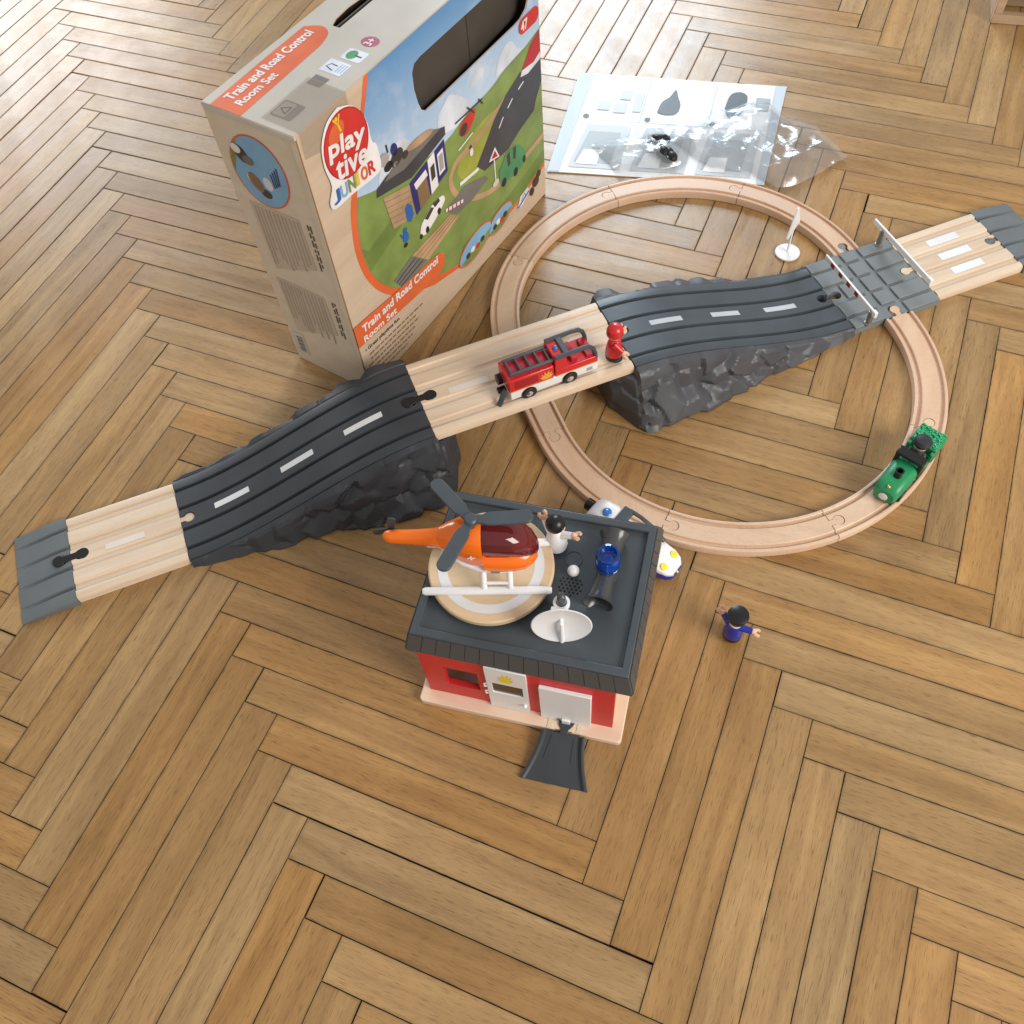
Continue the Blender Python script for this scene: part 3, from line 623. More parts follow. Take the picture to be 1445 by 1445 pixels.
decal('picture_window', [(214, 240), (227, 242), (226, 211), (213, 209)], P['white'], bx, 1.7); decal('picture_window_glass', [(216, 236), (225, 237), (224, 215), (215, 213)], P['lgrey'], bx, 1.8)
decal('picture_garage', [(166, 226), (187, 229), (189, 194), (166, 191)], P['bronze'], bx, 1.7); decal('picture_garage_door', [(162, 232), (188, 236), (190, 226), (164, 222)], P['white'], bx, 1.8)
decal('picture_shield', [(137, 213), (144, 216), (151, 208), (152, 193), (144, 187), (137, 193)], P['blue'], bx, 1.7)
for e_, k_ in ((ell(119, 296, 9, 8), 'lgrey'), (ell(124, 284, 8, 6), 'black'), (ell(141, 285, 13, 9, 20), 'ink'), (ell(139, 297, 6, 8), 'navy'), (ell(156, 279, 6, 5), 'ink'), (stroke([(128, 300), (127, 311)], 2.4), 'ink'), (ell(137, 279, 4, 3), 'white')): decal('picture_siren', e_, P[k_], bx, 1.9)
decal('picture_police_car', smoothpts([(157, 158), (162, 168), (176, 175), (192, 181), (212, 179), (216, 170), (205, 162), (186, 154), (166, 149), (157, 158)], 3)[:-1], P['white'], bx, 1.75)
for q in ([(170, 172), (186, 179), (192, 174), (176, 166)], [(190, 181), (204, 181), (206, 175), (194, 173)]): decal('picture_car_glass', q, P['ink'], bx, 1.85)
for q in (ell(172, 153, 4, 5), ell(201, 162, 4, 5), ell(158, 152, 3, 3.5)): decal('picture_wheel', q, P['black'], bx, 1.85)
for e_, k_ in ((ell(130, 184, 4, 4), 'blue'), (ell(129, 174, 6, 8), 'blue'), (ell(126, 163, 4, 3), 'black'), (stroke([(124, 176), (120, 184)], 2.5), 'blue'), (ell(284, 205, 3, 3), 'ink'), (ell(285, 197, 4, 6), 'white')): decal('picture_figure', e_, P[k_], bx, 1.8)
decal('picture_barrier', stroke([(252, 168), (296, 163)], 5), P['white'], bx, 1.7); decal('picture_barrier', stroke([(215, 152), (254, 140)], 5), P['white'], bx, 1.7)
for q in range(4): decal('picture_barrier_stripe', stroke([(219 + q * 9, 150.6 - q * 2.8), (222 + q * 9, 149.7 - q * 2.8)], 5), P['maroon'], bx, 1.8)
decal('picture_train', smoothpts([(344, 102), (343, 124), (352, 132), (366, 143), (392, 138), (404, 128), (413, 112), (406, 97), (375, 96), (344, 102)], 3)[:-1], P['tgreen'], bx, 1.75)
for q in (ell(353, 101, 6, 7), ell(384, 98, 6, 7), ell(408, 104, 4, 6)): decal('picture_wheel', q, P['black'], bx, 1.9)
for q in ([(364, 138), (372, 140), (372, 120), (366, 118)], [(382, 139), (389, 138), (386, 120), (380, 122)]): decal('picture_cab_window', q, P['ink'], bx, 1.9)
decal('picture_sign_plate', [(338, 170), (347, 149), (321, 156)], P['white'], bx, 1.8); decal('picture_sign_mark', [(337, 165), (343, 152), (327, 157)], P['maroon'], bx, 1.9); decal('picture_sign_pole', stroke([(334, 152), (333, 116)], 2.6), P['white'], bx, 1.8); decal('picture_sign_foot', ell(333, 114, 8, 5), P['pale'], bx, 1.85)
decal('picture_helicopter', smoothpts([(264, 236), (268, 246), (284, 251), (303, 250), (300, 240), (288, 232), (274, 228), (264, 236)], 3)[:-1], P['red'], bx, 1.8)
decal('picture_helicopter_glass', ell(274, 238, 9, 7, 30), P['ink'], bx, 1.9)
for a, b_ in (((258, 256), (320, 254)), ((286, 262), (300, 246)), ((312, 258), (320, 247)), ((258, 217), (292, 222))): decal('picture_rotor', stroke([a, b_], 2.2), P['ink' if b_ != (292, 222) else 'white'], bx, 1.95)
decal('picture_fire_truck', [(413, 236), (424, 246), (440, 262), (462, 270), (463, 236), (440, 232)], P['maroon'], bx, 1.6); decal('picture_fire_truck_base', [(411, 231), (415, 238), (446, 234), (462, 240), (462, 230), (430, 226)], P['cloud'], bx, 1.7)
decal('badge', rrect(414, 463, 285, 306, 10), P['red'], bx, 1.6)
text('badge_number', '47', P['white'], bx, (419, 289), (15, 13), bold=0.03, off=1.8)
for cx, cy, rx, ry, tl in ((270, 50, 42, 19, 8), (336, 48, 31, 15, 8)):
    decal('round_picture_border', ell(cx, cy, rx + 2.5, ry + 2.5, tl), P['orange'], bx, 1.55); decal('round_picture_sky', ell(cx, cy, rx, ry, tl), P['sky2'], bx, 1.7)
    decal('round_picture_grass', ell(cx, cy, rx - 0.6, ry - 0.6, tl, 16, 190, 350), P['green'], bx, 1.8)
    for i in range(4): decal('round_picture_toy', ell(cx - rx * .5 + i * rx * .3, cy - ry * .25 + (i % 2) * 3, 5.5, 4.5), P[('ink', 'white', 'red', 'ink')[i]], bx, 1.9 + i * .05)
decal('white_icon', [(382, 30), (392, 47), (414, 50), (417, 38), (396, 28)], P['cloud'], bx, 1.55); decal('icon_mark', stroke([(394, 38), (404, 45), (408, 37)], 1.4), P['navy'], bx, 1.7); decal('icon_mark', stroke([(384, 31), (416, 41)], 3), P['navy'], bx, 1.7)
for q in (ell(425, 33, 6, 7), ell(437, 43, 9, 8), ell(446, 52, 6, 6)): decal('dark_icon', q, P['ink'], bx, 1.6)
# orange name banner
decal('name_banner', [(0.8, 124), (40, 119), (84, 112), (178, 102)] + smoothpts([(178, 102), (190, 99), (197, 90), (195, 76), (176, 67)], 4)[1:] + [(84, 78), (40, 83), (0.8, 88)], P['orange'], bx, 1.75)
text('name_line', 'Train and Road Control', P['white'], bx, (15, 103.5), (166, 12.0), bold=0.035, tilt=R(-5.2), off=2.0)
text('name_line', 'Room Set', P['white'], bx, (13, 88.0), (69, 9.6), bold=0.035, tilt=R(-5.2), off=2.0)
text('claim_line', '• Great playtime fun', P['ink'], bx, (11, 68.5), (74, 7.6), bold=0.012, tilt=R(-5.2), off=0.5)
for i, (x0, x1, y) in enumerate(((17, 136, 59.5), (17, 118, 51), (10, 124, 42.5), (17, 112, 34), (10, 104, 25.5), (17, 90, 17.5))):
    rl = random.Random(i); x = x0
    while x < x1:
        w = rl.uniform(4, 11); decal('claim_text', [(x, y - (x - 10) * .09), (min(x + w, x1), y - (x + w - 10) * .09), (min(x + w, x1), y + 2.3 - (x + w - 10) * .09), (x, y + 2.3 - (x - 10) * .09)], P['bronze'], bx, 0.5); x += w + 2.2
# round logo
decal('logo_rim', smoothpts([(66, 396), (88, 385), (104, 360), (106, 330), (112, 322), (112, 292), (96, 288), (60, 292), (26, 294), (21, 306), (30, 322), (27, 348), (31, 372), (46, 390), (66, 396)], 4)[:-1], P['white'], bx, 2.0)
decal('logo_rim_line', ell(67, 352, 37.2, 39.6, 8), P['maroon'], bx, 2.15); decal('logo_oval', ell(67, 352, 35.6, 38.0, 8), P['red'], bx, 2.3); decal('logo_glow', ell(56, 372, 15, 10, 30), P['orange'], bx, 2.4)
text('logo_word', 'play', P['white'], bx, (36, 346), (59, 26), bold=0.03, tilt=R(-12), off=2.6)
text('logo_word', 'tive', P['white'], bx, (40, 322), (53, 24), bold=0.03, tilt=R(-10), off=2.6)
for q in (stroke([(55, 388), (61, 379), (66, 389)], 2.6), stroke([(61, 379), (63, 370)], 3), ell(60, 386, 2.6, 2.6)): decal('logo_figure', q, P['yellow'], bx, 2.55)
for i, (ch, k_) in enumerate(zip('JUNIOR', ('blue', 'sky2', 'green', 'yellow', 'orange', 'red'))):
    x = 27 + i * 13.4 - (4 if i > 3 else 0); text('logo_letter', ch, P[k_], bx, (x, 299 - i * 0.7), (11.0 if ch != 'I' else 4.5, 15.5), bold=0.03, off=2.7, tilt=R(-4))
# left side prints
decal('side_picture_border', ell(72, 334, 41, 49, 20), P['orange'], bx, 0.5, 'side'); decal('side_picture_sky', ell(72, 334, 39, 47, 20), P['sky2'], bx, 0.7, 'side')
decal('side_picture_grass', ell(72, 334, 38.5, 46.5, 20, 18, 320 - 70 + 80, 320 + 75), P['green'], bx, 0.85, 'side')
for q, k_ in ((ell(92, 352, 12, 9, 60), 'ink'), (ell(98, 357, 7, 6), 'white'), (ell(84, 346, 8, 6), 'grey'), (ell(83, 318, 13, 8, 60), 'bronze'), (ell(88, 322, 7, 6), 'pale'), (ell(72, 306, 8, 6), 'ink'), (ell(64, 322, 7, 9), 'cloud')): decal('side_picture_toy', q, P[k_], bx, 1.0 + 0.03 * len(k_), 'side')
for i in range(4): decal('side_picture_text', [(42 + i * 4, 350 - i * 4), (44 + i * 4, 350 - i * 4), (46 + i * 3, 326 - i * 2), (44 + i * 3, 326 - i * 2)], P['navy'], bx, 1.0, 'side')
for (y0, y1, hb, ht) in ((30, 108, 180, 284), (30, 112, 66, 163)):
    decal('side_text_panel', [(y1, ht), (y0 + 4, ht), (y0, hb + 30), (y1 - 4, hb)], mat('print_panel', (0.55, 0.47, 0.37), 0.5, vary=0.05), bx, 0.5, 'side')
    rl = random.Random(int(ht)); y = y1 - 5
    while y > y0 + 8:
        h0 = hb + rl.uniform(8, 40); decal('side_small_print', [(y, ht - 4), (y - 2.2, ht - 4), (y - 2.2, h0), (y, h0)], P['panelink'], bx, 0.65, 'side'); y -= rl.uniform(4.5, 7)
    for yy in (22.5, 18.5):
        h = ht - 2
        while h > hb + 36:
            dl = rl.uniform(5, 14); decal('side_contents_text', [(yy, h), (yy - 2.0, h), (yy - 2.0, h - dl), (yy, h - dl)], P['ink'], bx, 0.6, 'side'); h -= dl + 3
decal('barcode_field', [(103, 18), (122, 16), (122, 58), (103, 60)], P['pale'], bx, 0.6, 'side')
for i in range(11): decal('barcode_bar', [(106, 23 + i * 2.8), (117, 22 + i * 2.8), (117, 22 + i * 2.8 + (1.6 if i % 3 else 0.9)), (106, 23 + i * 2.8 + (1.6 if i % 3 else 0.9))], P['slate'], bx, 0.8, 'side')
# top prints
m_top = mat('print_top_pale', (0.52, 0.485, 0.43), 0.34, vary=0.03)
o = MB().prism([(0.8, 0.8), (465, 0.8), (465, 128.2), (0.8, 128.2)], 402.2, 402.4).build('top_print', m_top, bx)
boolean(o, [MB().prism(slot_poly, 380, 420).build('cutter', None)]) if False else None
sc2 = MB().prism(slot_poly, 380, 420).build('cutter', None); sc2.parent = bx; bpy.context.view_layer.update(); boolean(o, [sc2]); o.data.materials.clear(); o.data.materials.append(m_top)
decal('top_banner', [(1, 116), (1, 73), (140, 77)] + smoothpts([(140, 77), (162, 84), (170, 100), (160, 118)], 4)[1:] + [(100, 118)], P['orange'], bx, 0.6, 'top')
text('top_name_line', 'Train and Road Control', P['white'], bx, (17, 99), (138, 12.5), 'top', bold=0.035, off=0.8)
text('top_name_line', 'Room Set', P['white'], bx, (15, 83), (60, 11), 'top', bold=0.035, off=0.8)
decal('top_label', rrect(18, 45, 20, 48, 3), P['grey'], bx, 0.7, 'top'); decal('top_label_face', rrect(20, 43, 30, 46.5, 2), P['lgrey'], bx, 0.8, 'top')
for a, b_ in (((25, 33), (37, 33)), ((37, 33), (31, 43)), ((31, 43), (25, 33))): decal('warning_triangle', stroke([a, b_], 1.7), P['ink'], bx, 0.95, 'top')
decal('top_dark_label', [(78, 47), (95, 47), (94, 28), (78, 29)], P['grey'], bx, 0.75, 'top')
decal('top_white_label', [(103, 51), (126, 51), (125, 22), (103, 22)], P['cloud'], bx, 0.6, 'top'); decal('tick_mark', stroke([(108, 36), (112, 47), (118, 44), (117, 35)], 1.4), P['ink'], bx, 0.75, 'top')
for i in range(3): decal('top_label_line', [(107, 31 - i * 3.4), (122, 31 - i * 3.4), (122, 32 - i * 3.4), (107, 32 - i * 3.4)], P['sky2'], bx, 0.75, 'top')
decal('top_tree_label', rrect(131, 151, 17, 44, 3), P['cloud'], bx, 0.6, 'top'); decal('tree_mark', ell(141, 34, 8, 6.5), P['tgreen'], bx, 0.75, 'top'); decal('tree_mark_stem', stroke([(141, 30), (141, 21)], 2), P['ink'], bx, 0.8, 'top')
decal('age_badge', ell(170, 31, 9.5, 11), P['purple'], bx, 0.6, 'top'); text('age_number', '3+', P['white'], bx, (163, 26), (12, 10), 'top', bold=0.03, off=0.8)
decal('edge_fold', [(0.4, 2), (7.5, 2), (7.5, 395), (0.4, 395)], P['warm'], bx, 0.4, 'side'); decal('edge_fold', [(0.2, 396), (128.6, 396), (128.6, 401.6), (0.2, 401.6)], P['pale'], bx, 0.45, 'side'); decal('edge_crease', [(0.2, 2), (2.0, 2), (2.0, 398), (0.2, 398)], P['bronze'], bx, 0.4)
# clear sealing tape wrapped over the front edge
mt = bpy.data.materials.new('clear_tape'); mt.use_nodes = True; nt = mt.node_tree; b = nt.nodes['Principled BSDF']; b.inputs['Base Color'].default_value = (0.40, 0.34, 0.27, 1); b.inputs['Roughness'].default_value = 0.06; b.inputs['Alpha'].default_value = 0.38
nz = nt.nodes.new('ShaderNodeTexNoise'); nz.inputs['Scale'].default_value = 60; bp = nt.nodes.new('ShaderNodeBump'); bp.inputs['Strength'].default_value = 0.10; bp.inputs['Distance'].default_value = 0.001; nt.links.new(nz.outputs['Fac'], bp.inputs['Height']); nt.links.new(bp.outputs['Normal'], b.inputs['Normal']); MATS['tape'] = mt
MB().add([(9, 51, 403.3), (87, 51, 403.3), (85, 0, 403.3), (7, 0, 403.3), (85, -1.3, 402), (7, -1.3, 402), (84, -1.2, 372), (30, -1.2, 366), (6, -1.2, 372)], [(0, 1, 2, 3), (3, 2, 4, 5), (5, 4, 6, 7, 8)]).build('sealing_tape', mt, bx, smooth=0)
bpy.data.objects.remove(hcut)

# ================================================================== FIRE STATION
HX, HY, HR = 0.27656, -0.01804, R(8.3)
def hp(x, y, z=0): c, s = math.cos(HR), math.sin(HR); return (HX + (x * c - y * s) * .001, HY + (x * s + y * c) * .001, z * .001)
st = thing('fire_station', 'red toy fire station with dark flat roof on a pale wooden base', 'toy building', (HX, HY, 0.0003), HR)
pl = MB().prism(rrect(0, 226, 0, 208, 5), 0, 10).build('base_plate', m_birch, st)
boolean(pl, [MB().prism([(158, -2), (161, 5), (158, 9), (176, 9), (173, 5), (176, -2)], -2, 20).build('cutter', None)]) if False else None
add_bevel(pl, 1.2)
fw = MB().box(9, 214, 15, 22, 9.5, 124).build('front_wall', m_wallred, st)
cts = [MB().box(33, 70, 5, 40, 40, 86).build('cutter', None), MB().box(86, 119, 5, 40, 54, 80).build('cutter', None)]
for c in cts: c.parent = st
bpy.context.view_layer.update(); boolean(fw, cts); fw.data.materials.clear(); fw.data.materials.append(m_wallred); add_bevel(fw, 0.5)
MB().box(9, 15, 22.1, 200, 9.5, 124).box(208, 214, 22.1, 200, 9.5, 124).build('side_wall', m_birch, st)
MB().box(15.1, 40, 194, 200, 9.5, 124).box(183, 207.9, 194, 200, 9.5, 124).box(40, 183, 194, 200, 104, 124).build('back_wall', m_birch, st)
d = MB().box(80.5, 124, 11.6, 14.9, 11, 119).build('door', m_white, st)
c = MB().box(86, 119, 5, 40, 54, 80).build('cutter', None); c.parent = st; bpy.context.view_layer.update(); boolean(d, [c]); d.data.materials.clear(); d.data.materials.append(m_white); add_bevel(d, 0.6)
for z in (45, 65): MB().tube([(80.5, 13, z), (77.5, 12, z + 1), (77.5, 12, z + 7), (80.5, 13, z + 8)], 1.1, 8).build('hinge', m_white, d)
MB().ball((120, 10, 34), 2.6, 12, 8).build('handle', m_white, d); MB().box(85, 120, 13.2, 13.8, 53, 81).build('door_pane', mat('smoked_pane', (0.10, 0.07, 0.06), 0.15, trans=0.4), d)
def flame(name, parent, material, place, k=1.0):
    sh = [(-8, 0), (-10, 5), (-6.5, 4), (-8, 10), (-3.5, 6.5), (-3, 14), (0.5, 8), (4, 15), (4.5, 8), (9, 11), (7, 5), (10.5, 5.5), (7.5, -0.5), (3, -2), (-4, -2)]
    me = bpy.data.meshes.new(name); me.from_pydata([Vector(place(a * k, b * k)) * .001 for a, b in sh], [], [tuple(range(len(sh)))]); return link(name, me, material, parent, smooth=0)
flame('flame_emblem', d, m_yellow, lambda a, b: (102 + a, 11.4, 90 + b * 1.7), 0.85)
g = MB().box(136.5, 191, 10.4, 14.9, 10.4, 96).build('garage_door', m_white, st, bevel=0.7)
MB().box(160, 169, 7.6, 10.3, 10.5, 20).build('handle', m_white, g, bevel=0.5); MB().box(154, 158, 9.9, 10.3, 12, 17).build('latch', m_grey, g)
# track slots and jigsaw socket cut look in the base, in front of the garage
MB().box(145, 151, 0.6, 11, 10.02, 10.6).build('rail_insert', mat('cream_insert', (0.68, 0.58, 0.42), 0.5), st, bevel=0.3); MB().box(177, 183, 0.6, 11, 10.02, 10.6).build('rail_insert', MATS['cream_insert'], st, bevel=0.3)
MB().prism([(155, 0.5), (161, 0.5), (160.5, 4), (157.5, 7), (156.5, 11), (174, 11), (172.5, 7), (168.5, 4), (168, 0.5), (173, 0.5), (173, -0.15), (155, -0.15)], 10.02, 10.5).build('socket_plate', m_dark, st)
# roof
rf = MB().loft([[(-1, 13, 119), (231, 13, 119), (231, 205, 119), (-1, 205, 119)], [(-1, 13, 122), (231, 13, 122), (231, 205, 122), (-1, 205, 122)],
                [(4.5, 20.5, 147), (224.5, 20.5, 147), (224.5, 191, 147), (4.5, 191, 147)], [(12.5, 29, 147), (217, 29, 147), (217, 183, 147), (12.5, 183, 147)],
                [(13.5, 30, 142.5), (216, 30, 142.5), (216, 182, 142.5), (13.5, 182, 142.5)]]).build('roof', m_dark2, st, bevel=0.9)
def roof_tiles(a0, a1, b0, b1, n):
    for i in range(n):
        f0, f1 = (i + 0.025) / n, (i + 0.975) / n
        pts = []
        for off in (0.0, 0.9):
            for f, base in ((f0, 0), (f1, 0), (f1, 1), (f0, 1)):
                p0, p1 = (Vector(a0), Vector(a1)) if base == 0 else (Vector(b0), Vector(b1)); q = p0.lerp(p1, f)
                if off: q = q + ((Vector(a1) - Vector(a0)).cross(Vector(b0) - Vector(a0))).normalized() * off
                pts.append(tuple(q))
        MB().add(pts, [(3, 2, 1, 0), (4, 5, 6, 7), (0, 1, 5, 4), (1, 2, 6, 5), (2, 3, 7, 6), (3, 0, 4, 7)]).build('roof_tile', mat('roof_tile_plastic', (0.070, 0.070, 0.072), 0.5, bump=.1, bscale=500, vary=.06), rf, smooth=0)
roof_tiles((0, 13, 121.5), (230, 13, 121.5), (4.6, 19.6, 145), (224.4, 19.6, 145), 15); roof_tiles((231, 14, 121.5), (231, 204, 121.5), (225.4, 21, 145), (225.4, 190.5, 145), 12)
roof_tiles((230, 205, 121.5), (0, 205, 121.5), (224.4, 191.9, 145), (4.6, 191.9, 145), 15); roof_tiles((-1, 204, 121.5), (-1, 14, 121.5), (3.6, 190.5, 145), (3.6, 21, 145), 12)
# helipad
hd = MB().lathe([(20, 142.6), (20, 149), (63, 149), (64.5, 150.5), (64.5, 156), (63, 157.5), (0.5, 157.5)], 72, (68, 106, 0)).build('helipad', m_disc, st)
rv = []; rf_ = []
for i in range(72):
    a = 2 * math.pi * i / 72; rv += [(68 + 44.5 * math.cos(a), 106 + 44.5 * math.sin(a), 157.7), (68 + 54.5 * math.cos(a), 106 + 54.5 * math.sin(a), 157.7)]
for i in range(72): j = (i + 1) % 72; rf_.append((2 * i, 2 * i + 1, 2 * j + 1, 2 * j))
MB().add(rv, rf_).build('landing_ring', m_line, hd, smooth=0)
# siren
sn = MB().lathe([(11, 142.6), (10, 150), (9, 160), (12, 163), (12, 164.5)], 28, (184, 127, 0)).build('siren_base', m_smoke, st)
MB().lathe([(13, 164.5), (13, 167), (12.4, 167.5), (12.4, 183), (11.2, 186.5), (8.5, 187.5), (8.0, 185.5), (7.6, 180), (0.5, 179)], 36, (184, 127, 0)).build('beacon', m_bluegl, sn)
MB().lathe([(5, 164.6), (5, 176), (3, 178), (0.4, 178)], 20, (184, 127, 0)).build('beacon_core', mat('pale_blue_core', (0.10, 0.35, 0.75), 0.3), sn)
for sg in (-1, 1):
    pr_ = [(9.5, 0), (9.6, 12), (10.4, 24), (12.2, 33), (15.4, 40), (15.8, 40.4), (14.8, 40.4), (11.2, 33), (9.0, 24), (7.2, 14), (0.3, 13)]
    mb = MB().lathe(pr_, 30, axis='y'); mb.xf(Matrix.Translation((184, 127, 154.5)) @ Matrix.Rotation(0 if sg > 0 else math.pi + R(-3), 4, 'Z')); mb.build('horn', m_smoke, sn)
MB().ball((150, 122, 147), 6.2, 24, 14).build('push_button', m_white, st)
MB().lathe([(9.8, 142.3), (9.8, 143.1), (8.6, 143.1), (8.6, 142.3)], 30, (147, 138, 0), cap=False).build('button_ring', m_dark2, st)
for q in range(-3, 4):
    for w in range(-3, 4):
        x, y = q * 4.4 + w * 2.2, w * 3.7
        if x * x + y * y < 165: MB().lathe([(1.15, 142.55), (1.15, 142.75), (0.1, 142.75)], 10, (150 + x, 107 + y, 0)).build('speaker_hole', m_hole, st, smooth=0)
# antenna and dish
MB().lathe([(6.5, 142.6), (6.5, 145), (5.2, 146), (5.0, 160), (4.4, 172), (4.0, 178), (2.0, 180), (0.3, 180.3)], 24, (147.5, 77, 0)).build('mast', m_smoke, st)
ds = MB().lathe([(0.3, 3.6), (10, 3.9), (20, 5.2), (28, 7.6), (29.5, 8.4), (28.6, 8.9), (20, 6.6), (10, 5.4), (0.3, 5.1)], 44)
DM = Matrix.Translation((152, 57, 170)) @ Matrix.Rotation(R(12), 4, 'Z') @ Matrix.Rotation(R(83), 4, 'X')
ds.xf(DM); dsh = ds.build('dish', m_white, st)
MB().tube([(0, -28, 8.4), (0, -8, 9.5), (0, 4, 9.0), (0, 8, 3)], [2.0, 2.1, 2.0, 1.6], 10).xf(DM).ball(tuple(DM @ Vector((0, -27.5, 8.4))), 2.4, 12, 8).build('feed_arm', m_white, dsh)
MB().lathe([(8.4, 158), (8.4, 164), (5.1, 164), (5.1, 158)], 28, (147.5, 77, 0)).box(139, 156, 57, 70, 158, 166).build('dish_bracket', m_white, dsh, bevel=0.6)
# ramp clipped to the station
rp = thing('garage_ramp', 'small dark flared ramp clipped to the front of the fire station', 'toy ramp', hp(164.5, 0, 0.2), HR)
secs = []
for i in range(13):
    f = i / 12; y = -3.0 - 53 * f; hw = 24 + 12.5 * f ** 1.7; zt = 9.5 * (1 - f) ** 1.15 + 1.6
    lip = 3.0 * (1 - 0.4 * f)
    secs.append([(-hw, y, 0.3), (-hw, y, zt + lip * .8), (-hw + 1.2, y, zt + lip), (-hw + 3.2, y, zt + lip), (-hw + 5.5, y, zt), (hw - 9.5, y, zt), (hw - 8.2, y, zt - 1.2), (hw - 6.6, y, zt - 1.2), (hw - 5.2, y, zt), (hw - 3.2, y, zt + lip), (hw - 1.2, y, zt + lip), (hw, y, zt + lip * .8), (hw, y, 0.3)])
body = MB().loft(secs).build('ramp_body', m_dark, rp)
for sx_ in (-1, 1): MB().add([(sx_ * 12, -6, 11.2), (sx_ * 16, -32, 6.2), (sx_ * 13.2, -32, 6.2), (sx_ * 12, -6, 9.0), (sx_ * 12.9, -6, 10.2)], [(0, 1, 4), (0, 2, 1), (0, 3, 2), (4, 1, 2, 3)]).build('guide_rib', m_dark, body, smooth=0)
MB().prism([(-4, -4), (-4, 1), (-7.5, 6), (-7.5, 9), (7.5, 9), (7.5, 6), (4, 1), (4, -4)], 10.75, 11.6).build('peg', m_dark, rp, bevel=0.3)

# ================================================================== HELICOPTER
def superell(x, hw, z0, z1, yc=0, n=20, p=2.6):
    zc, hz = (z0 + z1) / 2, (z1 - z0) / 2; out = []
    for i in range(n):
        a = 2 * math.pi * i / n; c, s = math.cos(a), math.sin(a)
        out.append((x, yc + hw * math.copysign(abs(c) ** (2 / p), c), zc + hz * math.copysign(abs(s) ** (2 / p), s)))
    return out
hc = thing('helicopter', 'orange rescue helicopter with white skids on the round helipad', 'toy helicopter', hp(58, 100, 157.9), HR + R(12.6))
# heights below are above the helipad
body = MB().loft([superell(x, hw, z0, z1) for x, hw, z0, z1 in ((-40, 6, 56, 74), (-32, 8.5, 50, 77), (-24, 13, 42, 81), (-14, 17.5, 34, 85), (-4, 20, 28, 86.5), (6, 21, 25.5, 86), (8.5, 21, 25, 85))]).build('fuselage', m_orange, hc)
low = MB().loft([superell(x, hw, z0, z1) for x, hw, z0, z1 in ((8.4, 21, 23, 52), (20, 21.8, 22, 52), (36, 21.4, 22, 51.5), (48, 19, 23.5, 50), (56, 13.5, 27, 46), (60, 7, 31, 42))]).build('lower_cabin', m_orange, body)
tb = MB().loft([superell(x, hw, z0, z1, p=2.2) for x, hw, z0, z1 in ((-28, 9.0, 44, 78), (-38, 7.5, 51, 76), (-52, 7, 55, 74), (-68, 6.6, 57.5, 73.5), (-80, 6.2, 59, 74), (-84.5, 5.0, 61, 72.5), (-87, 2.6, 64, 70))]).build('tail_boom', m_orange, hc)
MB().loft([superell(x, hw, z0, z1) for x, hw, z0, z1 in ((-26, 9, 37, 46), (-14, 14.5, 28, 38), (2, 18.5, 21.5, 34), (24, 19.5, 20.5, 32), (44, 17, 22, 32), (55, 10, 27, 34))]).build('belly', m_white, hc)
MB().loft([superell(x, hw, z0, z1, p=2.4) for x, hw, z0, z1 in ((8.8, 18.6, 47, 84.6), (20, 19.2, 46, 84.4), (34, 19.0, 45, 81.5), (46, 17.2, 43, 74), (55, 13.0, 41, 63), (60, 7.5, 40, 53), (61.6, 3, 42, 48))]).build('canopy', m_maroon, hc)
MB().box(10, 34, -15, 15, 45.5, 54).box(10, 15, -13, 13, 54, 70).build('seat', m_seat, hc, bevel=1.5)
for sy in (-1, 1):
    sk = MB().tube([(-56, sy * 27.3, 3.6), (-53, sy * 27.3, 3.6), (70, sy * 27.3, 3.6), (73, sy * 27.3, 3.6)], [3.0, 4.2, 4.2, 3.0], 14).build('skid', m_white, hc)
    for x in (6, 32): MB().tube([(x, sy * 27.0, 4), (x, sy * 21, 16), (x, sy * 14, 25)], 3.1, 12).build('strut', m_white, sk)
    MB().tube([(6, sy * 23.5, 13), (32, sy * 23.5, 13)], 1.8, 10).build('step_bar', m_white, sk)
MB().box(-3.6, 3.6, -0.8, 0.8, 0, 0.3).box(-0.9, 0.9, -3.4, 3.4, 0, 0.3).xf(Matrix.Translation((-2, -21.3, 60)) @ Matrix.Rotation(R(90), 4, 'X')).build('white_cross', m_white, body, smooth=0)
for i in range(3): MB().box(14, 23, -19.9, -19.5, 26 + i * 2, 27 + i * 2).build('vent_line', m_grey, hc)
ro = MB().lathe([(4.5, 84), (4.5, 92), (6.5, 92.5), (6.5, 97), (5, 98.5), (0.4, 98.7)], 24).build('rotor_hub', m_dark2, hc)
for an in (130.3, 3.0, 245.0):
    r1, r2, w1, w2 = 5, 58.5, 4.8, 7.2; pts = [(2, -w1), (11, -w1), (15, -w2 + .4), (20, -w2)] + [(r2 - w2 + w2 * math.cos(R(q)), w2 * math.sin(R(q))) for q in range(-90, 91, 18)] + [(20, w2), (15, w2 - .4), (11, w1), (2, w1)]
    b = MB().prism(pts, 93.0, 96.2); b.xf(Matrix.Rotation(R(an), 4, 'Z')); b.build('rotor_blade', m_dark2, ro, bevel=0.8)
MB().lathe([(3.2, -7.5), (3.2, -3.5), (1.5, -3)], 14, axis='y').xf(Matrix.Translation((-80, 12, 67))).build('tail_rotor_hub', m_black, hc)
for an in (80, 200, 320):
    b = MB().prism([(0, -2.8), (16, -4.2), (19, -3.0), (20, 0), (19, 3.0), (16, 4.2), (0, 2.8)], -0.9, 0.9); b.xf(Matrix.Translation((-80, 8.2, 67)) @ Matrix.Rotation(R(90), 4, 'X') @ Matrix.Rotation(R(an), 4, 'Z')); b.build('tail_rotor_blade', m_dark, hc)

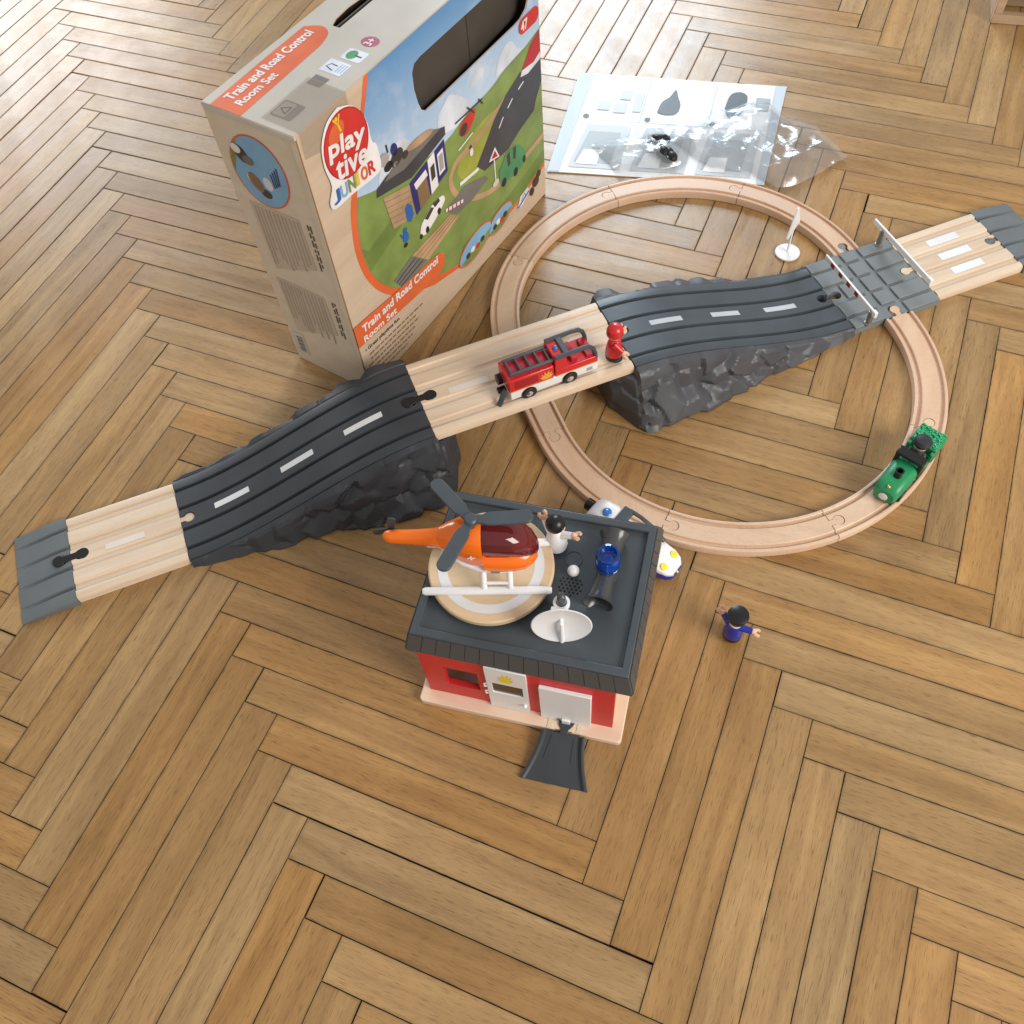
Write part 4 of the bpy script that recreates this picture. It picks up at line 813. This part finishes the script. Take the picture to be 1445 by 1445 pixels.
# ================================================================== FIGURES
def figure(label, loc, rz, m_torso, m_legs, m_hat, hat, hh=64, arms=((60, 50), (-20, 50)), leg_frac=0.2, collar=None, badge=None, sit=False):
    t = thing('toy_figure', label, 'toy figure', loc, rz, 'small toy figures')
    k = hh / 64.0
    if not sit:
        for sy in (-1, 1): MB().ball((2.6 * k, sy * 5.2 * k, 4.6 * k), 6.2 * k, 18, 10, (1.35, 0.86, 0.74)).build('shoe', m_legs, t)
        MB().lathe([(8.4 * k, 3 * k), (11.4 * k, 6 * k), (11.6 * k, 11 * k), (11.2 * k, 13.5 * k)], 26).build('trousers', m_legs if leg_frac else m_torso, t)
    tr = MB().lathe([(6, 12.6 * k), (11.6 * k, 13 * k), (11.7 * k, 16 * k), (10.9 * k, 23 * k), (9.4 * k, 31 * k), (7.6 * k, 36.5 * k), (4.6 * k, 39 * k), (0.4, 39.6 * k)], 28).build('torso', m_torso, t)
    if collar: MB().lathe([(5.6 * k, 37.2 * k), (7.2 * k, 38 * k), (6.6 * k, 40.4 * k), (4.2 * k, 40.6 * k)], 24).build('collar', collar, t)
    hd_ = MB().ball((0, 0, 49 * k), 10.0 * k, 26, 16, (1, .98, 1.0)).build('head', m_flesh, t)
    MB().ball((10.2 * k, 0, 48 * k), 1.6 * k, 10, 8).build('nose', m_flesh, hd_)
    for sy in (-1, 1):
        MB().ball((9.0 * k, sy * 3.4 * k, 51 * k), 1.0 * k, 8, 6).build('eye', m_black, hd_); MB().ball((0, sy * 9.8 * k, 48.5 * k), 2.0 * k, 10, 8, (1, .6, 1.2)).build('ear', m_flesh, hd_)
    MB().tube([(9.4 * k, -2.4 * k, 45.0 * k), (9.75 * k, 0, 44.4 * k), (9.4 * k, 2.4 * k, 45.0 * k)], 0.5 * k, 6).build('mouth', m_seat, hd_)
    if hat == 'helmet':
        MB().lathe([(10.8 * k, 48.0 * k), (11.3 * k, 49.6 * k), (11.0 * k, 52.2 * k), (10.9 * k, 56 * k), (9.0 * k, 60.2 * k), (5 * k, 63 * k), (0.4, 63.8 * k)], 30, cap=True).build('helmet', m_hat, t)
        MB().lathe([(10.4 * k, 41.5 * k), (11.0 * k, 44 * k), (10.9 * k, 50.6 * k)], 30, cap=False).xf(Matrix.Translation((-1.2 * k, 0, 0))).build('neck_guard', m_hat, t) if False else None
        MB().ball((0, 0, 62.6 * k), 2.0 * k, 12, 8, (3.2, .7, .8)).build('helmet_crest', m_hat, t)
    elif hat == 'cap':
        MB().lathe([(10.6 * k, 49.6 * k), (11.2 * k, 54 * k), (12.6 * k, 57.5 * k), (12.0 * k, 60.5 * k), (8.5 * k, 62 * k), (0.4, 62.6 * k)], 30).build('cap', m_hat, t)
        MB().prism(ell(7.5 * k, 0, 7.5 * k, 8.4 * k, 0, 24), 49.8 * k, 51.2 * k).build('cap_visor', m_hat, t)
    else:
        MB().ball((-1.4 * k, 0, 51.4 * k), 10.6 * k, 26, 16, (1, 1.0, .98)).build('hair', m_hat, t)
    for sy, (lift, fwd) in zip((1, -1), arms):
        sh = Vector((0, sy * 8.2 * k, 33.5 * k)); c_, s_ = math.cos(R(lift)), math.sin(R(lift)); f_ = R(fwd)
        dr = Vector((c_ * math.sin(f_), sy * c_ * math.cos(f_), s_)); el = sh + dr * 8 * k; ha = el + dr * 4.5 * k
        ar = MB().tube([sh - dr * 3 * k, sh, el, ha], [4.6 * k, 4.6 * k, 4.0 * k, 3.7 * k], 14).build('arm', m_torso, t)
        x = dr.cross(Vector((0, 0, 1))).normalized() if abs(dr.z) < .95 else Vector((1, 0, 0)); h0 = ha + dr * 2.2 * k
        mb = MB().ball(tuple(ha + dr * 0.8 * k), 3.9 * k, 14, 10)
        for sg in (-1, 1): mb.tube([h0, h0 + x * sg * 3.0 * k + dr * 1.4 * k, h0 + x * sg * 3.7 * k + dr * 4.4 * k, h0 + x * sg * 2.6 * k + dr * 6.4 * k], [2.6 * k, 2.5 * k, 2.3 * k, 1.8 * k], 10, (1.0, 1.0))
        mb.build('hand', m_flesh, ar)
    return t
p = road_pt(-421, 40, 87.2); figure('red firefighter figure with red helmet standing in front of the fire truck', p, RA + R(-12), m_red, m_black, m_red, 'helmet', 61, ((14, 55), (-34, 50)))
figure('blue police figure with black cap standing alone on the parquet', (0.5770, 0.1800, 0.0005), R(80), m_blue, m_black, m_black, 'cap', 61, ((35, 20), (-5, 12)), collar=m_white)
p = hp(127, 148, 142.8); figure('white medic figure with black hair standing on the roof beside the helicopter', p, HR + R(72), m_white, m_white, m_black, 'hair', 61, ((46, 25), (24, 10)))

# ================================================================== vehicles
def wheel(parent, x, y, z, r, w, rim=True, mrim=None):
    sy = 1 if y > 0 else -1
    ty = MB().lathe([(r * .55, -w / 2), (r * .93, -w / 2), (r, -w / 2 + .8), (r, w / 2 - .8), (r * .93, w / 2), (r * .62, w / 2), (r * .55, w / 2 - .8)], 28, axis='y').xf(Matrix.Translation((x, y, z))).build('wheel', m_rubber, parent)
    MB().lathe([(r * .56, -w / 2 + .3), (r * .56, w / 2 - .2), (r * .40, w / 2 + .5), (0.2, w / 2 + .9)], 24, axis='y').xf(Matrix.Translation((x, y, z)) @ Matrix.Scale(sy, 4, (0, 1, 0))).build('hub_cap', mrim or m_steel, ty)
# fire truck, local x forward; z=0 at the groove floor
ft = thing('fire_truck', 'red and white toy fire truck with a dark ladder on the birch bridge', 'toy truck', road_pt(-508, 33, 84.6), RA + R(1.8))
ch = MB().loft([[(x, -17, 5), (x, 17, 5), (x, 18.0, 7), (x, 18.0, 20), (x, -18.0, 20), (x, -18.0, 7)] for x in (-57, 61)]).build('chassis', m_white, ft, bevel=1.2)
for x in (-33, 22): boolean(ch, [MB().lathe([(9.4, -30), (9.4, 30)], 26, axis='y').xf(Matrix.Translation((x, 0, 8.0))).build('cutter', None) for _ in (0,)]) if False else None
rear = MB().box(-58, 1, -18.3, 18.3, 19, 41).build('rear_body', m_red, ft, bevel=1.4)
MB().box(-50, -6, -12.5, 12.5, 41.05, 41.5).build('roof_well', m_seat, rear)
MB().box(-51, -20, -18.6, -18.1, 24, 38).build('side_shutter', mat('shutter_red', (0.34, 0.012, 0.014), 0.4), rear, bevel=0.2); MB().box(-51, -20, 18.1, 18.6, 24, 38).build('side_shutter', MATS['shutter_red'], rear, bevel=0.2)
for q in (-1, 1):
    MB().box(-57, 0, q * 18.4 - .12, q * 18.4 + .12, 20.4, 21.6).build('gold_stripe', m_gold, rear); MB().box(4, 59, q * 18.4 - .12, q * 18.4 + .12, 20.4, 21.6).build('gold_stripe', m_gold, ft)
flame('flame_emblem', rear, m_gold, lambda a, b: (-9 + a, -18.6, 25 + b), 0.85)
cab = MB().prism_y([(3, 19), (60.5, 19), (60.5, 26), (57, 31), (3, 31)], -18.3, 18.3).build('cab', m_red, ft, bevel=1.2)
MB().prism_y([(3, 30), (22, 30), (20, 36), (18, 49.5), (3, 49.5)], -17.4, 17.4).build('cab_rear_block', m_red, cab, bevel=1.4)
MB().box(26, 34, -14, 14, 30, 38).build('cab_seat', m_seat, cab, bevel=1); MB().box(46, 57, -15, 15, 30, 35).build('dashboard', m_seat, cab, bevel=1)
for q in (-1, 1):
    y = q * 15.2
    MB().tube([(4, y, 50), (20, y, 50.4), (40, y, 51), (49, y, 49.5), (54.5, y, 44), (57.5, y, 35), (58.5, y, 25)], 3.1, 10, (1.0, .9)).build('window_frame', m_dark2, cab)
MB().box(16, 24, -15, 15, 47.8, 52.3).build('roof_bar', m_dark2, cab, bevel=1.2)
MB().ball((11, 0, 50.2), 3.6, 16, 10).build('beacon', m_bead, cab)
ld = MB()
for y in (-12, 12): ld.box(-54, 4, y - 2.0, y + 2.0, 43.2, 46.6)
MB.build(ld, 'ladder', m_dark2, rear, bevel=0.8)
for i in range(5): MB().box(-52.5 + i * 12.5, -49.9 + i * 12.5, -10.5, 10.5, 43.4, 46.2).build('ladder_rung', m_dark2, rear, bevel=0.7)
for x in (-33, 22):
    for q in (-1, 1):
        MB().lathe([(10.3, -0.8), (10.3, 0.3), (0.2, 0.3)], 28, axis='y').xf(Matrix.Translation((x, q * 18.0, 8.7))).build('wheel_well', m_black, ft); wheel(ft, x, q * 17.2, 8.7, 8.7, 6)
MB().box(-68, -57, -4, 4, 8, 13).build('hitch', m_black, ft, bevel=1); MB().lathe([(7, -3), (7, 3), (1, 3.4)], 20, axis='x').xf(Matrix.Translation((-61, 11, 18))).build('hose_reel', m_black, ft)
MB().tube([(-60, -11, 19), (-64, -12, 17), (-70, -14, 5), (-73, -15, 1.6)], 2.6, 10, (1.6, .9)).build('hose_lever', m_dark2, ft)
for i in range(3): MB().box(45, 53, -18.3, -18.0, 9.5 + i * 2, 10.5 + i * 2).build('vent_line', m_grey, ft)

# locomotive on the loop (mid-angle 27.5 deg of the lower right half circle), heading towards the camera
ang = R(27.5); lp = loop_pt(HS + RT * math.cos(ang), RT * math.sin(ang)); hd_ang = TH + ang - math.pi / 2
lc = thing('locomotive', 'green toy locomotive on the right side of the track loop', 'toy train', (lp.x, lp.y, 0.0094), hd_ang)
MB().box(-52, 54, -12.5, 12.5, 5, 12).build('underframe', m_black, lc, bevel=1)
MB().loft([superell(x, hw, 9, zt, p=3.2) for x, hw, zt in ((10, 16.5, 37), (30, 16.3, 36.5), (46, 15.6, 35), (54, 14.6, 31.5), (57, 12.6, 28))]).build('boiler', m_green, lc)
MB().lathe([(5.6, 0), (5.6, 1.6), (4.2, 2.2), (0.2, 2.4)], 20, axis='x').xf(Matrix.Translation((56.2, 0, 17.5))).build('headlight', mat('headlight_white', (0.82, 0.82, 0.80), 0.25, coat=.3), lc)
MB().ball((52, 0, 32), 2.6, 12, 8).build('brass_knob', mat('brass', (0.65, 0.42, 0.12), 0.3, metal=.8), lc)
MB().lathe([(5.2, 34), (4.6, 40), (5.0, 44), (5.4, 46), (3.6, 46), (3.2, 38), (.2, 37.5)], 22, (34, 0, 0)).build('funnel', m_black, lc)
MB().loft([superell(x, 16.8, 9, 20, p=4) for x in (-56, 12)]).build('cab_floor', m_green, lc)
fr_ = MB().box(6, 11, -17, 17, 20, 23).box(2, 13, -17.5, -12.5, 19, 48).box(2, 13, 12.5, 17.5, 19, 48).box(2, 15, -17.5, 17.5, 45, 50)
fr_.build('cab_windshield', m_black, lc, bevel=1.2)
MB().box(7, 9, -12, 12, 22, 45).build('windshield_pane', mat('clear_pane', (0.5, 0.6, 0.55), 0.05, trans=.9), lc)
MB().box(-26, -20, -17, -13, 18, 32).box(-26, -20, 13, 17, 18, 32).build('cab_side', m_green, lc, bevel=1)
bk = MB().box(-57, -27, -17.5, 17.5, 14, 34).build('bunker', m_green, lc, bevel=2.0)
mb = MB(); rl = random.Random(4)
for i in range(150): mb.ball((rl.uniform(-55, -29), rl.uniform(-15.5, 15.5), 33.6 + rl.uniform(0, 1.2)), rl.uniform(1.1, 2.1), 6, 4)
lo = mb.build('bumpy_load', m_greenbump, bk, smooth=20)
for x in (-40, -8, 36):
    for q in (-1, 1): wheel(lc, x, q * 14.6, 8.6, 8.6, 4.4, mrim=m_steel if x != -8 else m_black)
dv = thing('toy_figure', 'engine driver figure with a round black cap seated in the green locomotive', 'toy figure', (lp.x - math.cos(hd_ang) * .015, lp.y - math.sin(hd_ang) * .015, 0.0094 + 0.020), hd_ang, 'small toy figures')
MB().lathe([(8, 0.2), (9, 2), (8.6, 12), (6, 18), (.4, 19.5)], 24).build('torso', m_dark, dv); MB().ball((0, 0, 26), 8.2, 22, 14).build('head', m_flesh, dv)
MB().lathe([(8.6, 27), (10.6, 30), (10.8, 33), (8.6, 36.4), (4, 38), (.4, 38.4)], 28).build('cap', mat('soft_black', (0.022, 0.025, 0.03), 0.55), dv)
for q in (-1, 1): MB().tube([(0, q * 7, 14), (5, q * 10, 10), (11, q * 9, 9)], [3, 2.8, 2.6], 10).build('arm', m_dark, dv); MB().ball((12.5, q * 9, 9), 2.8, 10, 8).build('hand', m_flesh, dv)

# police car behind the station
cx, cy = 196, 243
pcx, pcy, _ = hp(cx, cy, 0)
pc = thing('police_car', 'white police car with blue beacon and yellow lamps behind the fire station', 'toy car', (pcx, pcy, 0.0008), HR + R(-25))
pc.scale = (1.08, 1.08, 1.14)
low_ = MB().loft([superell(x, hw, 5, zt, p=3.5) for x, hw, zt in ((-58, 14, 14), (-54, 17, 17), (0, 17.8, 17), (46, 17.2, 15.5), (55, 14.5, 13.5), (59, 9, 11.5))]).build('blue_sill', m_blue, pc)
MB().loft([superell(x, hw, 12, zt, p=3.2) for x, hw, zt in ((-58.5, 13, 24), (-54, 16.8, 28), (-24, 17.6, 28), (10, 17.6, 27), (30, 17.2, 26.5), (46, 16.4, 23), (54, 14, 19.5), (58.5, 9, 15.5))]).build('body', m_white, pc)
rfp = MB().loft([superell(x, hw, 26, zt, p=3.2) for x, hw, zt in ((-56, 13, 32), (-50, 14.5, 41), (-40, 14.5, 45.5), (-24, 14.5, 46.5), (-14, 14.5, 46))]).build('roof', m_white, pc)
MB().box(-22, -10, -15.6, 15.6, 40, 47.6).build('roof_band', m_dark2, pc, bevel=1.2)
for q in (-1, 1): MB().tube([(-14, q * 14, 46), (0, q * 14.3, 45), (14, q * 14.8, 39.5), (26, q * 15.3, 30), (31, q * 15.4, 25.5)], 1.9, 10, (1.3, .9)).build('windshield_frame', m_dark2, pc)
MB().box(-6, 4, -13, 13, 26, 33).build('seat', m_blue, pc, bevel=1)
MB().lathe([(5.2, 46), (5.2, 47.4), (3.4, 48.8), (.2, 49)], 22, (-33, -3, 0)).build('beacon', m_bead, rfp)
for q in (-1, 1): MB().lathe([(4.2, 0), (3.9, .7), (.2, .9)], 22).xf(Matrix.Translation((47.5, q * 9.5, 22.0)) @ Matrix.Rotation(R(26), 4, 'Y')).build('headlamp', m_yellow, pc)
MB().ball((59, 0, 10), 2.4, 12, 8).build('nose_magnet', m_steel, pc)
MB().lathe([(7, -4), (7, 4), (2, 4.4)], 20, axis='x').xf(Matrix.Translation((-62, 6, 24))).build('rear_buffer', m_black, pc)
for x in (-34, 32):
    for q in (-1, 1): wheel(pc, x, q * 16.2, 8.0, 8.0, 5)

# ================================================================== INSTRUCTION SHEET
QB = [Vector(p) for p in ((0.0887, 0.8721), (0.4261, 0.9443), (0.4018, 1.2013), (0.0487, 1.1391))]
def sheet_pt(u, v): return QB[0] * (1 - u) * (1 - v) + QB[1] * u * (1 - v) + QB[2] * u * v + QB[3] * (1 - u) * v
m_paper = mat('white_paper', (0.78, 0.79, 0.80), 0.42, vary=0.015)
def sheet_z(u, v): return 0.0018 + 0.0008 * (noise.noise(Vector((u * 2.4, v * 2.1, 3.3))) + 0.5) 
sh = thing('instruction_sheet', 'white folded instruction sheet with grey diagrams lying behind the track loop', 'paper sheet', (QB[0].x, QB[0].y, 0.0), 0)
def sheet_patch(name, poly_or_grid, material, lift):
    V = []
    for (u, v) in poly_or_grid: p = sheet_pt(u, v) - QB[0]; V.append((p.x, p.y, sheet_z(u, v) + lift))
    me = bpy.data.meshes.new(name); me.from_pydata(V, [], [tuple(range(len(V)))]); return link(name, me, material, sh, smooth=0)
nu, nv = 26, 20; V = []; F = []
for lay in (0, 1):
    for j in range(nv + 1):
        for i in range(nu + 1):
            p = sheet_pt(i / nu, j / nv) - QB[0]; V.append((p.x, p.y, sheet_z(i / nu, j / nv) if lay else max(0.0003, sheet_z(i / nu, j / nv) - 0.0012)))
nn = (nu + 1) * (nv + 1)
for j in range(nv):
    for i in range(nu):
        a = j * (nu + 1) + i; F += [(nn + a, nn + a + 1, nn + a + nu + 2, nn + a + nu + 1), (a, a + nu + 1, a + nu + 2, a + 1)]
for i in range(nu): F += [(i, i + 1, nn + i + 1, nn + i), (nv * (nu + 1) + i, nn + nv * (nu + 1) + i, nn + nv * (nu + 1) + i + 1, nv * (nu + 1) + i + 1)]
for j in range(nv): a = j * (nu + 1); F += [(a, nn + a, nn + a + nu + 1, a + nu + 1), (a + nu, a + 2 * nu + 1, nn + a + 2 * nu + 1, nn + a + nu)]
me = bpy.data.meshes.new('page'); me.from_pydata(V, [], F); link('page', me, m_paper, sh)
pg1 = mat('print_grey_light', (0.52, 0.56, 0.60), 0.45); pg2 = mat('print_grey_mid', (0.36, 0.40, 0.43), 0.45); pg3 = mat('print_grey_dark', (0.07, 0.08, 0.09), 0.45); pbd = mat('print_blue_grey', (0.50, 0.58, 0.66), 0.45)
def sp(name, poly, m_, lift=0.0008): 
    return sheet_patch(name, poly, m_, lift)
def dense(poly, n=6): return [tuple(Vector(poly[i]).lerp(Vector(poly[(i + 1) % len(poly)]), k_ / n)) for i in range(len(poly)) for k_ in range(n)]
sp('left_margin', dense([(0.003, 0.003), (0.055, 0.003), (0.075, 0.997), (0.003, 0.997)], 10), pbd); sp('right_margin', dense([(0.965, 0.003), (0.997, 0.003), (0.997, 0.997), (0.95, 0.997)], 10), pbd)
for a, b in (((.36, .52), (.36, .97)), ((.68, .52), (.68, .97)), ((.09, .515), (.95, .515))): sp('panel_line', dense(stroke([a, b], 0.004), 8), pg1)
for u in (.10, .395, .70): sp('step_number', ell(u, .55, .014, .02), pg3, 0.0012)
for q in ([(.09, .05), (.33, .05), (.33, .47), (.12, .47)], [(.38, .05), (.63, .05), (.63, .47), (.40, .47)], [(.68, .05), (.93, .05), (.93, .47), (.70, .47)]):
    sp('diagram_panel', dense(q), pg1); x0, x1 = q[0][0], q[1][0]
    sp('diagram_shape', dense([(x0 + .02, .10), (x1 - .05, .10), (x1 - .04, .40), (x0 + .05, .40)]), pg2, 0.0011); sp('diagram_shape', dense([(x0 + .03, .08), (x0 + .13, .08), (x0 + .13, .22), (x0 + .05, .22)]), m_paper, 0.0014)
for q in ([(.14, .62), (.20, .62), (.20, .70), (.14, .70)], [(.22, .60), (.28, .60), (.28, .70), (.22, .70)], [(.235, .74), (.29, .74), (.29, .83), (.235, .83)], [(.31, .62), (.35, .62), (.35, .82), (.31, .82)]): sp('part_drawing', dense(q), pg1, .0012)
sp('rock_drawing', smoothpts([(.43, .63), (.44, .74), (.47, .80), (.49, .88), (.51, .80), (.53, .72), (.52, .63), (.47, .61), (.43, .63)], 3)[:-1], pg3, .0012)
sp('rock_drawing', smoothpts([(.74, .72), (.75, .86), (.79, .90), (.83, .86), (.83, .74), (.80, .62), (.76, .64), (.74, .72)], 3)[:-1], pg3, .0012); sp('tile_drawing', dense([(.88, .72), (.94, .72), (.94, .85), (.875, .85)]), pg2, .0012)

# ================================================================== PLASTIC BAG with small black pieces
mt = bpy.data.materials.new('clear_film'); mt.use_nodes = True; nt = mt.node_tree; L = nt.links; nt.nodes.remove(nt.nodes['Principled BSDF'])
tr = nt.nodes.new('ShaderNodeBsdfTransparent'); tr.inputs[0].default_value = (0.985, 0.99, 0.995, 1); gl = nt.nodes.new('ShaderNodeBsdfGlossy'); gl.inputs['Roughness'].default_value = 0.24; gl.inputs['Color'].default_value = (0.95, 0.98, 1, 1)
df = nt.nodes.new('ShaderNodeBsdfDiffuse'); df.inputs['Color'].default_value = (0.8, 0.82, 0.84, 1); lw = nt.nodes.new('ShaderNodeLayerWeight'); lw.inputs['Blend'].default_value = 0.38
mx1 = nt.nodes.new('ShaderNodeMixShader'); mx1.inputs[0].default_value = 0.10; L.new(tr.outputs[0], mx1.inputs[1]); L.new(df.outputs[0], mx1.inputs[2])
mr = nt.nodes.new('ShaderNodeMapRange'); mr.inputs['To Min'].default_value = 0.08; mr.inputs['To Max'].default_value = 0.60; L.new(lw.outputs['Fresnel'], mr.inputs['Value'])
mx2 = nt.nodes.new('ShaderNodeMixShader'); L.new(mr.outputs['Result'], mx2.inputs[0]); L.new(mx1.outputs[0], mx2.inputs[1]); L.new(gl.outputs[0], mx2.inputs[2])
nz = nt.nodes.new('ShaderNodeTexNoise'); nz.inputs['Scale'].default_value = 30; nz.inputs['Detail'].default_value = 2; nz.inputs['Distortion'].default_value = 1.5; bp = nt.nodes.new('ShaderNodeBump'); bp.inputs['Strength'].default_value = 0.45; bp.inputs['Distance'].default_value = 0.004
tcn = nt.nodes.new('ShaderNodeTexCoord'); mpn = nt.nodes.new('ShaderNodeMapping'); mpn.inputs['Rotation'].default_value = (0, 0, 0.7); mpn.inputs['Scale'].default_value = (0.55, 1.7, 1); L.new(tcn.outputs['Object'], mpn.inputs['Vector']); L.new(mpn.outputs['Vector'], nz.inputs['Vector']); L.new(nz.outputs['Fac'], bp.inputs['Height'])
for nd in (gl, df, lw): L.new(bp.outputs['Normal'], nd.inputs['Normal'])
L.new(mx2.outputs[0], nt.nodes['Material Output'].inputs[0])
def film(name, outline, label, seed, hmax):
    bo = Vector(outline[0]); poly = [Vector(p) - bo for p in outline]; rl = random.Random(seed)
    den = []
    for i in range(len(poly)):
        a, b = poly[i], poly[(i + 1) % len(poly)]; n_ = max(1, int((b - a).length / 0.009))
        for k_ in range(n_): den.append(a.lerp(b, k_ / n_) + Vector((rl.uniform(-.0015, .0015), rl.uniform(-.0015, .0015))))
    def inside(p):
        c = False
        for i in range(len(den)):
            a, b = den[i], den[i - 1]
            if (a.y > p.y) != (b.y > p.y) and p.x < (b.x - a.x) * (p.y - a.y) / (b.y - a.y) + a.x: c = not c
        return c
    pts = list(den); xs_ = [p.x for p in den]; ys_ = [p.y for p in den]; x = min(xs_)
    while x < max(xs_):
        y = min(ys_)
        while y < max(ys_):
            p = Vector((x + rl.uniform(-.0035, .0035), y + rl.uniform(-.0035, .0035)))
            if inside(p) and min((p - d_).length for d_ in den) > 0.004: pts.append(p)
            y += 0.0085
        x += 0.0085
    nd_ = len(den); out = delaunay_2d_cdt(pts, [], [list(range(nd_))], 1, 1e-6); vv, ff = out[0], out[2]
    tv, bv = [], []
    for p in vv:
        dm = min((p - d_).length for d_ in den); e_ = min(1, dm / 0.03) ** .6
        rd_ = 1 - abs(noise.noise(Vector((p.x * 22 + seed, p.y * 30, 1.7)))) * 2
        zz = 0.0055 + e_ * hmax * (0.7 + 0.5 * rd_ + 0.5 * noise.noise(Vector((p.x * 60, p.y * 60, seed)))) + rl.uniform(0, .0012)
        tv.append((p.x, p.y, max(0.0058, zz))); bv.append((p.x, p.y, 0.0052))
    o = thing('plastic_bag', label, 'plastic bag', (bo.x, bo.y, 0.0002), 0, 'clear plastic bags')
    me = bpy.data.meshes.new('top_film'); me.from_pydata(tv, [], ff); link('top_film', me, mt, o, smooth=75)
    return o
film('plastic_bag', [(0.138, 0.951), (0.205, 1.005), (0.258, 1.046), (0.285, 1.040), (0.300, 1.000), (0.292, 0.950), (0.270, 0.930), (0.251, 0.919), (0.222, 0.907), (0.198, 0.899)], 'small clear plastic bag holding black pieces on the instruction sheet', 3, 0.014)
film('plastic_bag', [(0.262, 1.000), (0.30, 1.082), (0.345, 1.122), (0.385, 1.142), (0.423, 1.11), (0.47, 1.105), (0.534, 1.044), (0.505, 0.998), (0.48, 0.958), (0.446, 0.936), (0.401, 0.963), (0.340, 0.955), (0.300, 0.975)], 'larger empty crumpled plastic bag reaching off the right of the instruction sheet', 9, 0.018)
def lump(label, loc, sc, seed):
    rl = random.Random(seed); mb = MB()
    for i in range(5): mb.ball((rl.uniform(-9, 9), rl.uniform(-6, 6), 6 + rl.uniform(-1, 3)), rl.uniform(5.5, 8), 10, 7, (1.2, .9, .75))
    mb.box(-12, 10, -3, 4, 1, 9)
    o = mb.build('spare_part', m_black, None, smooth=30, loc=loc, rotz=rl.uniform(0, 3)); o.scale = (sc,) * 3; tag(o, label, 'toy part', 'black spare pieces in the bag')
pL = (0.2395, 0.985); pR = (0.262, 0.958)
lump('upper black plastic piece inside the small clear bag', (pL[0], pL[1], 0.0052), 1.35, 2); lump('lower black plastic piece inside the small clear bag', (pR[0], pR[1], 0.0052), 1.3, 5)

# ================================================================== wooden tray in the far corner
wt = thing('wooden_tray', 'corner of a pale wooden slatted tray at the upper right edge', 'wooden tray', (0.697, 1.4865, 0.0005), R(7))
m_tray = wood_mat('tray_pine', (0.52, 0.37, 0.24), (0.42, 0.28, 0.17), (6, 40, 40), 0.5, 0.05, 0.0, False, 0.08)
MB().box(0, 420, 0, 14, 0, 16).box(0, 420, 150, 164, 0, 16).build('rail', m_tray, wt, bevel=1); MB().box(0, 14, 14.2, 149.8, 0, 60).box(0, 14, 0, 14, 16.1, 60).build('end_board', m_tray, wt, bevel=1)
MB().box(14.2, 420, 60, 74, 0, 60).build('inner_board', m_tray, wt, bevel=1); MB().box(-4, 424, -4, 168, 60.3, 66).build('grey_top', mat('tray_grey', (0.38, 0.38, 0.38), 0.5, vary=.05), wt, bevel=1)
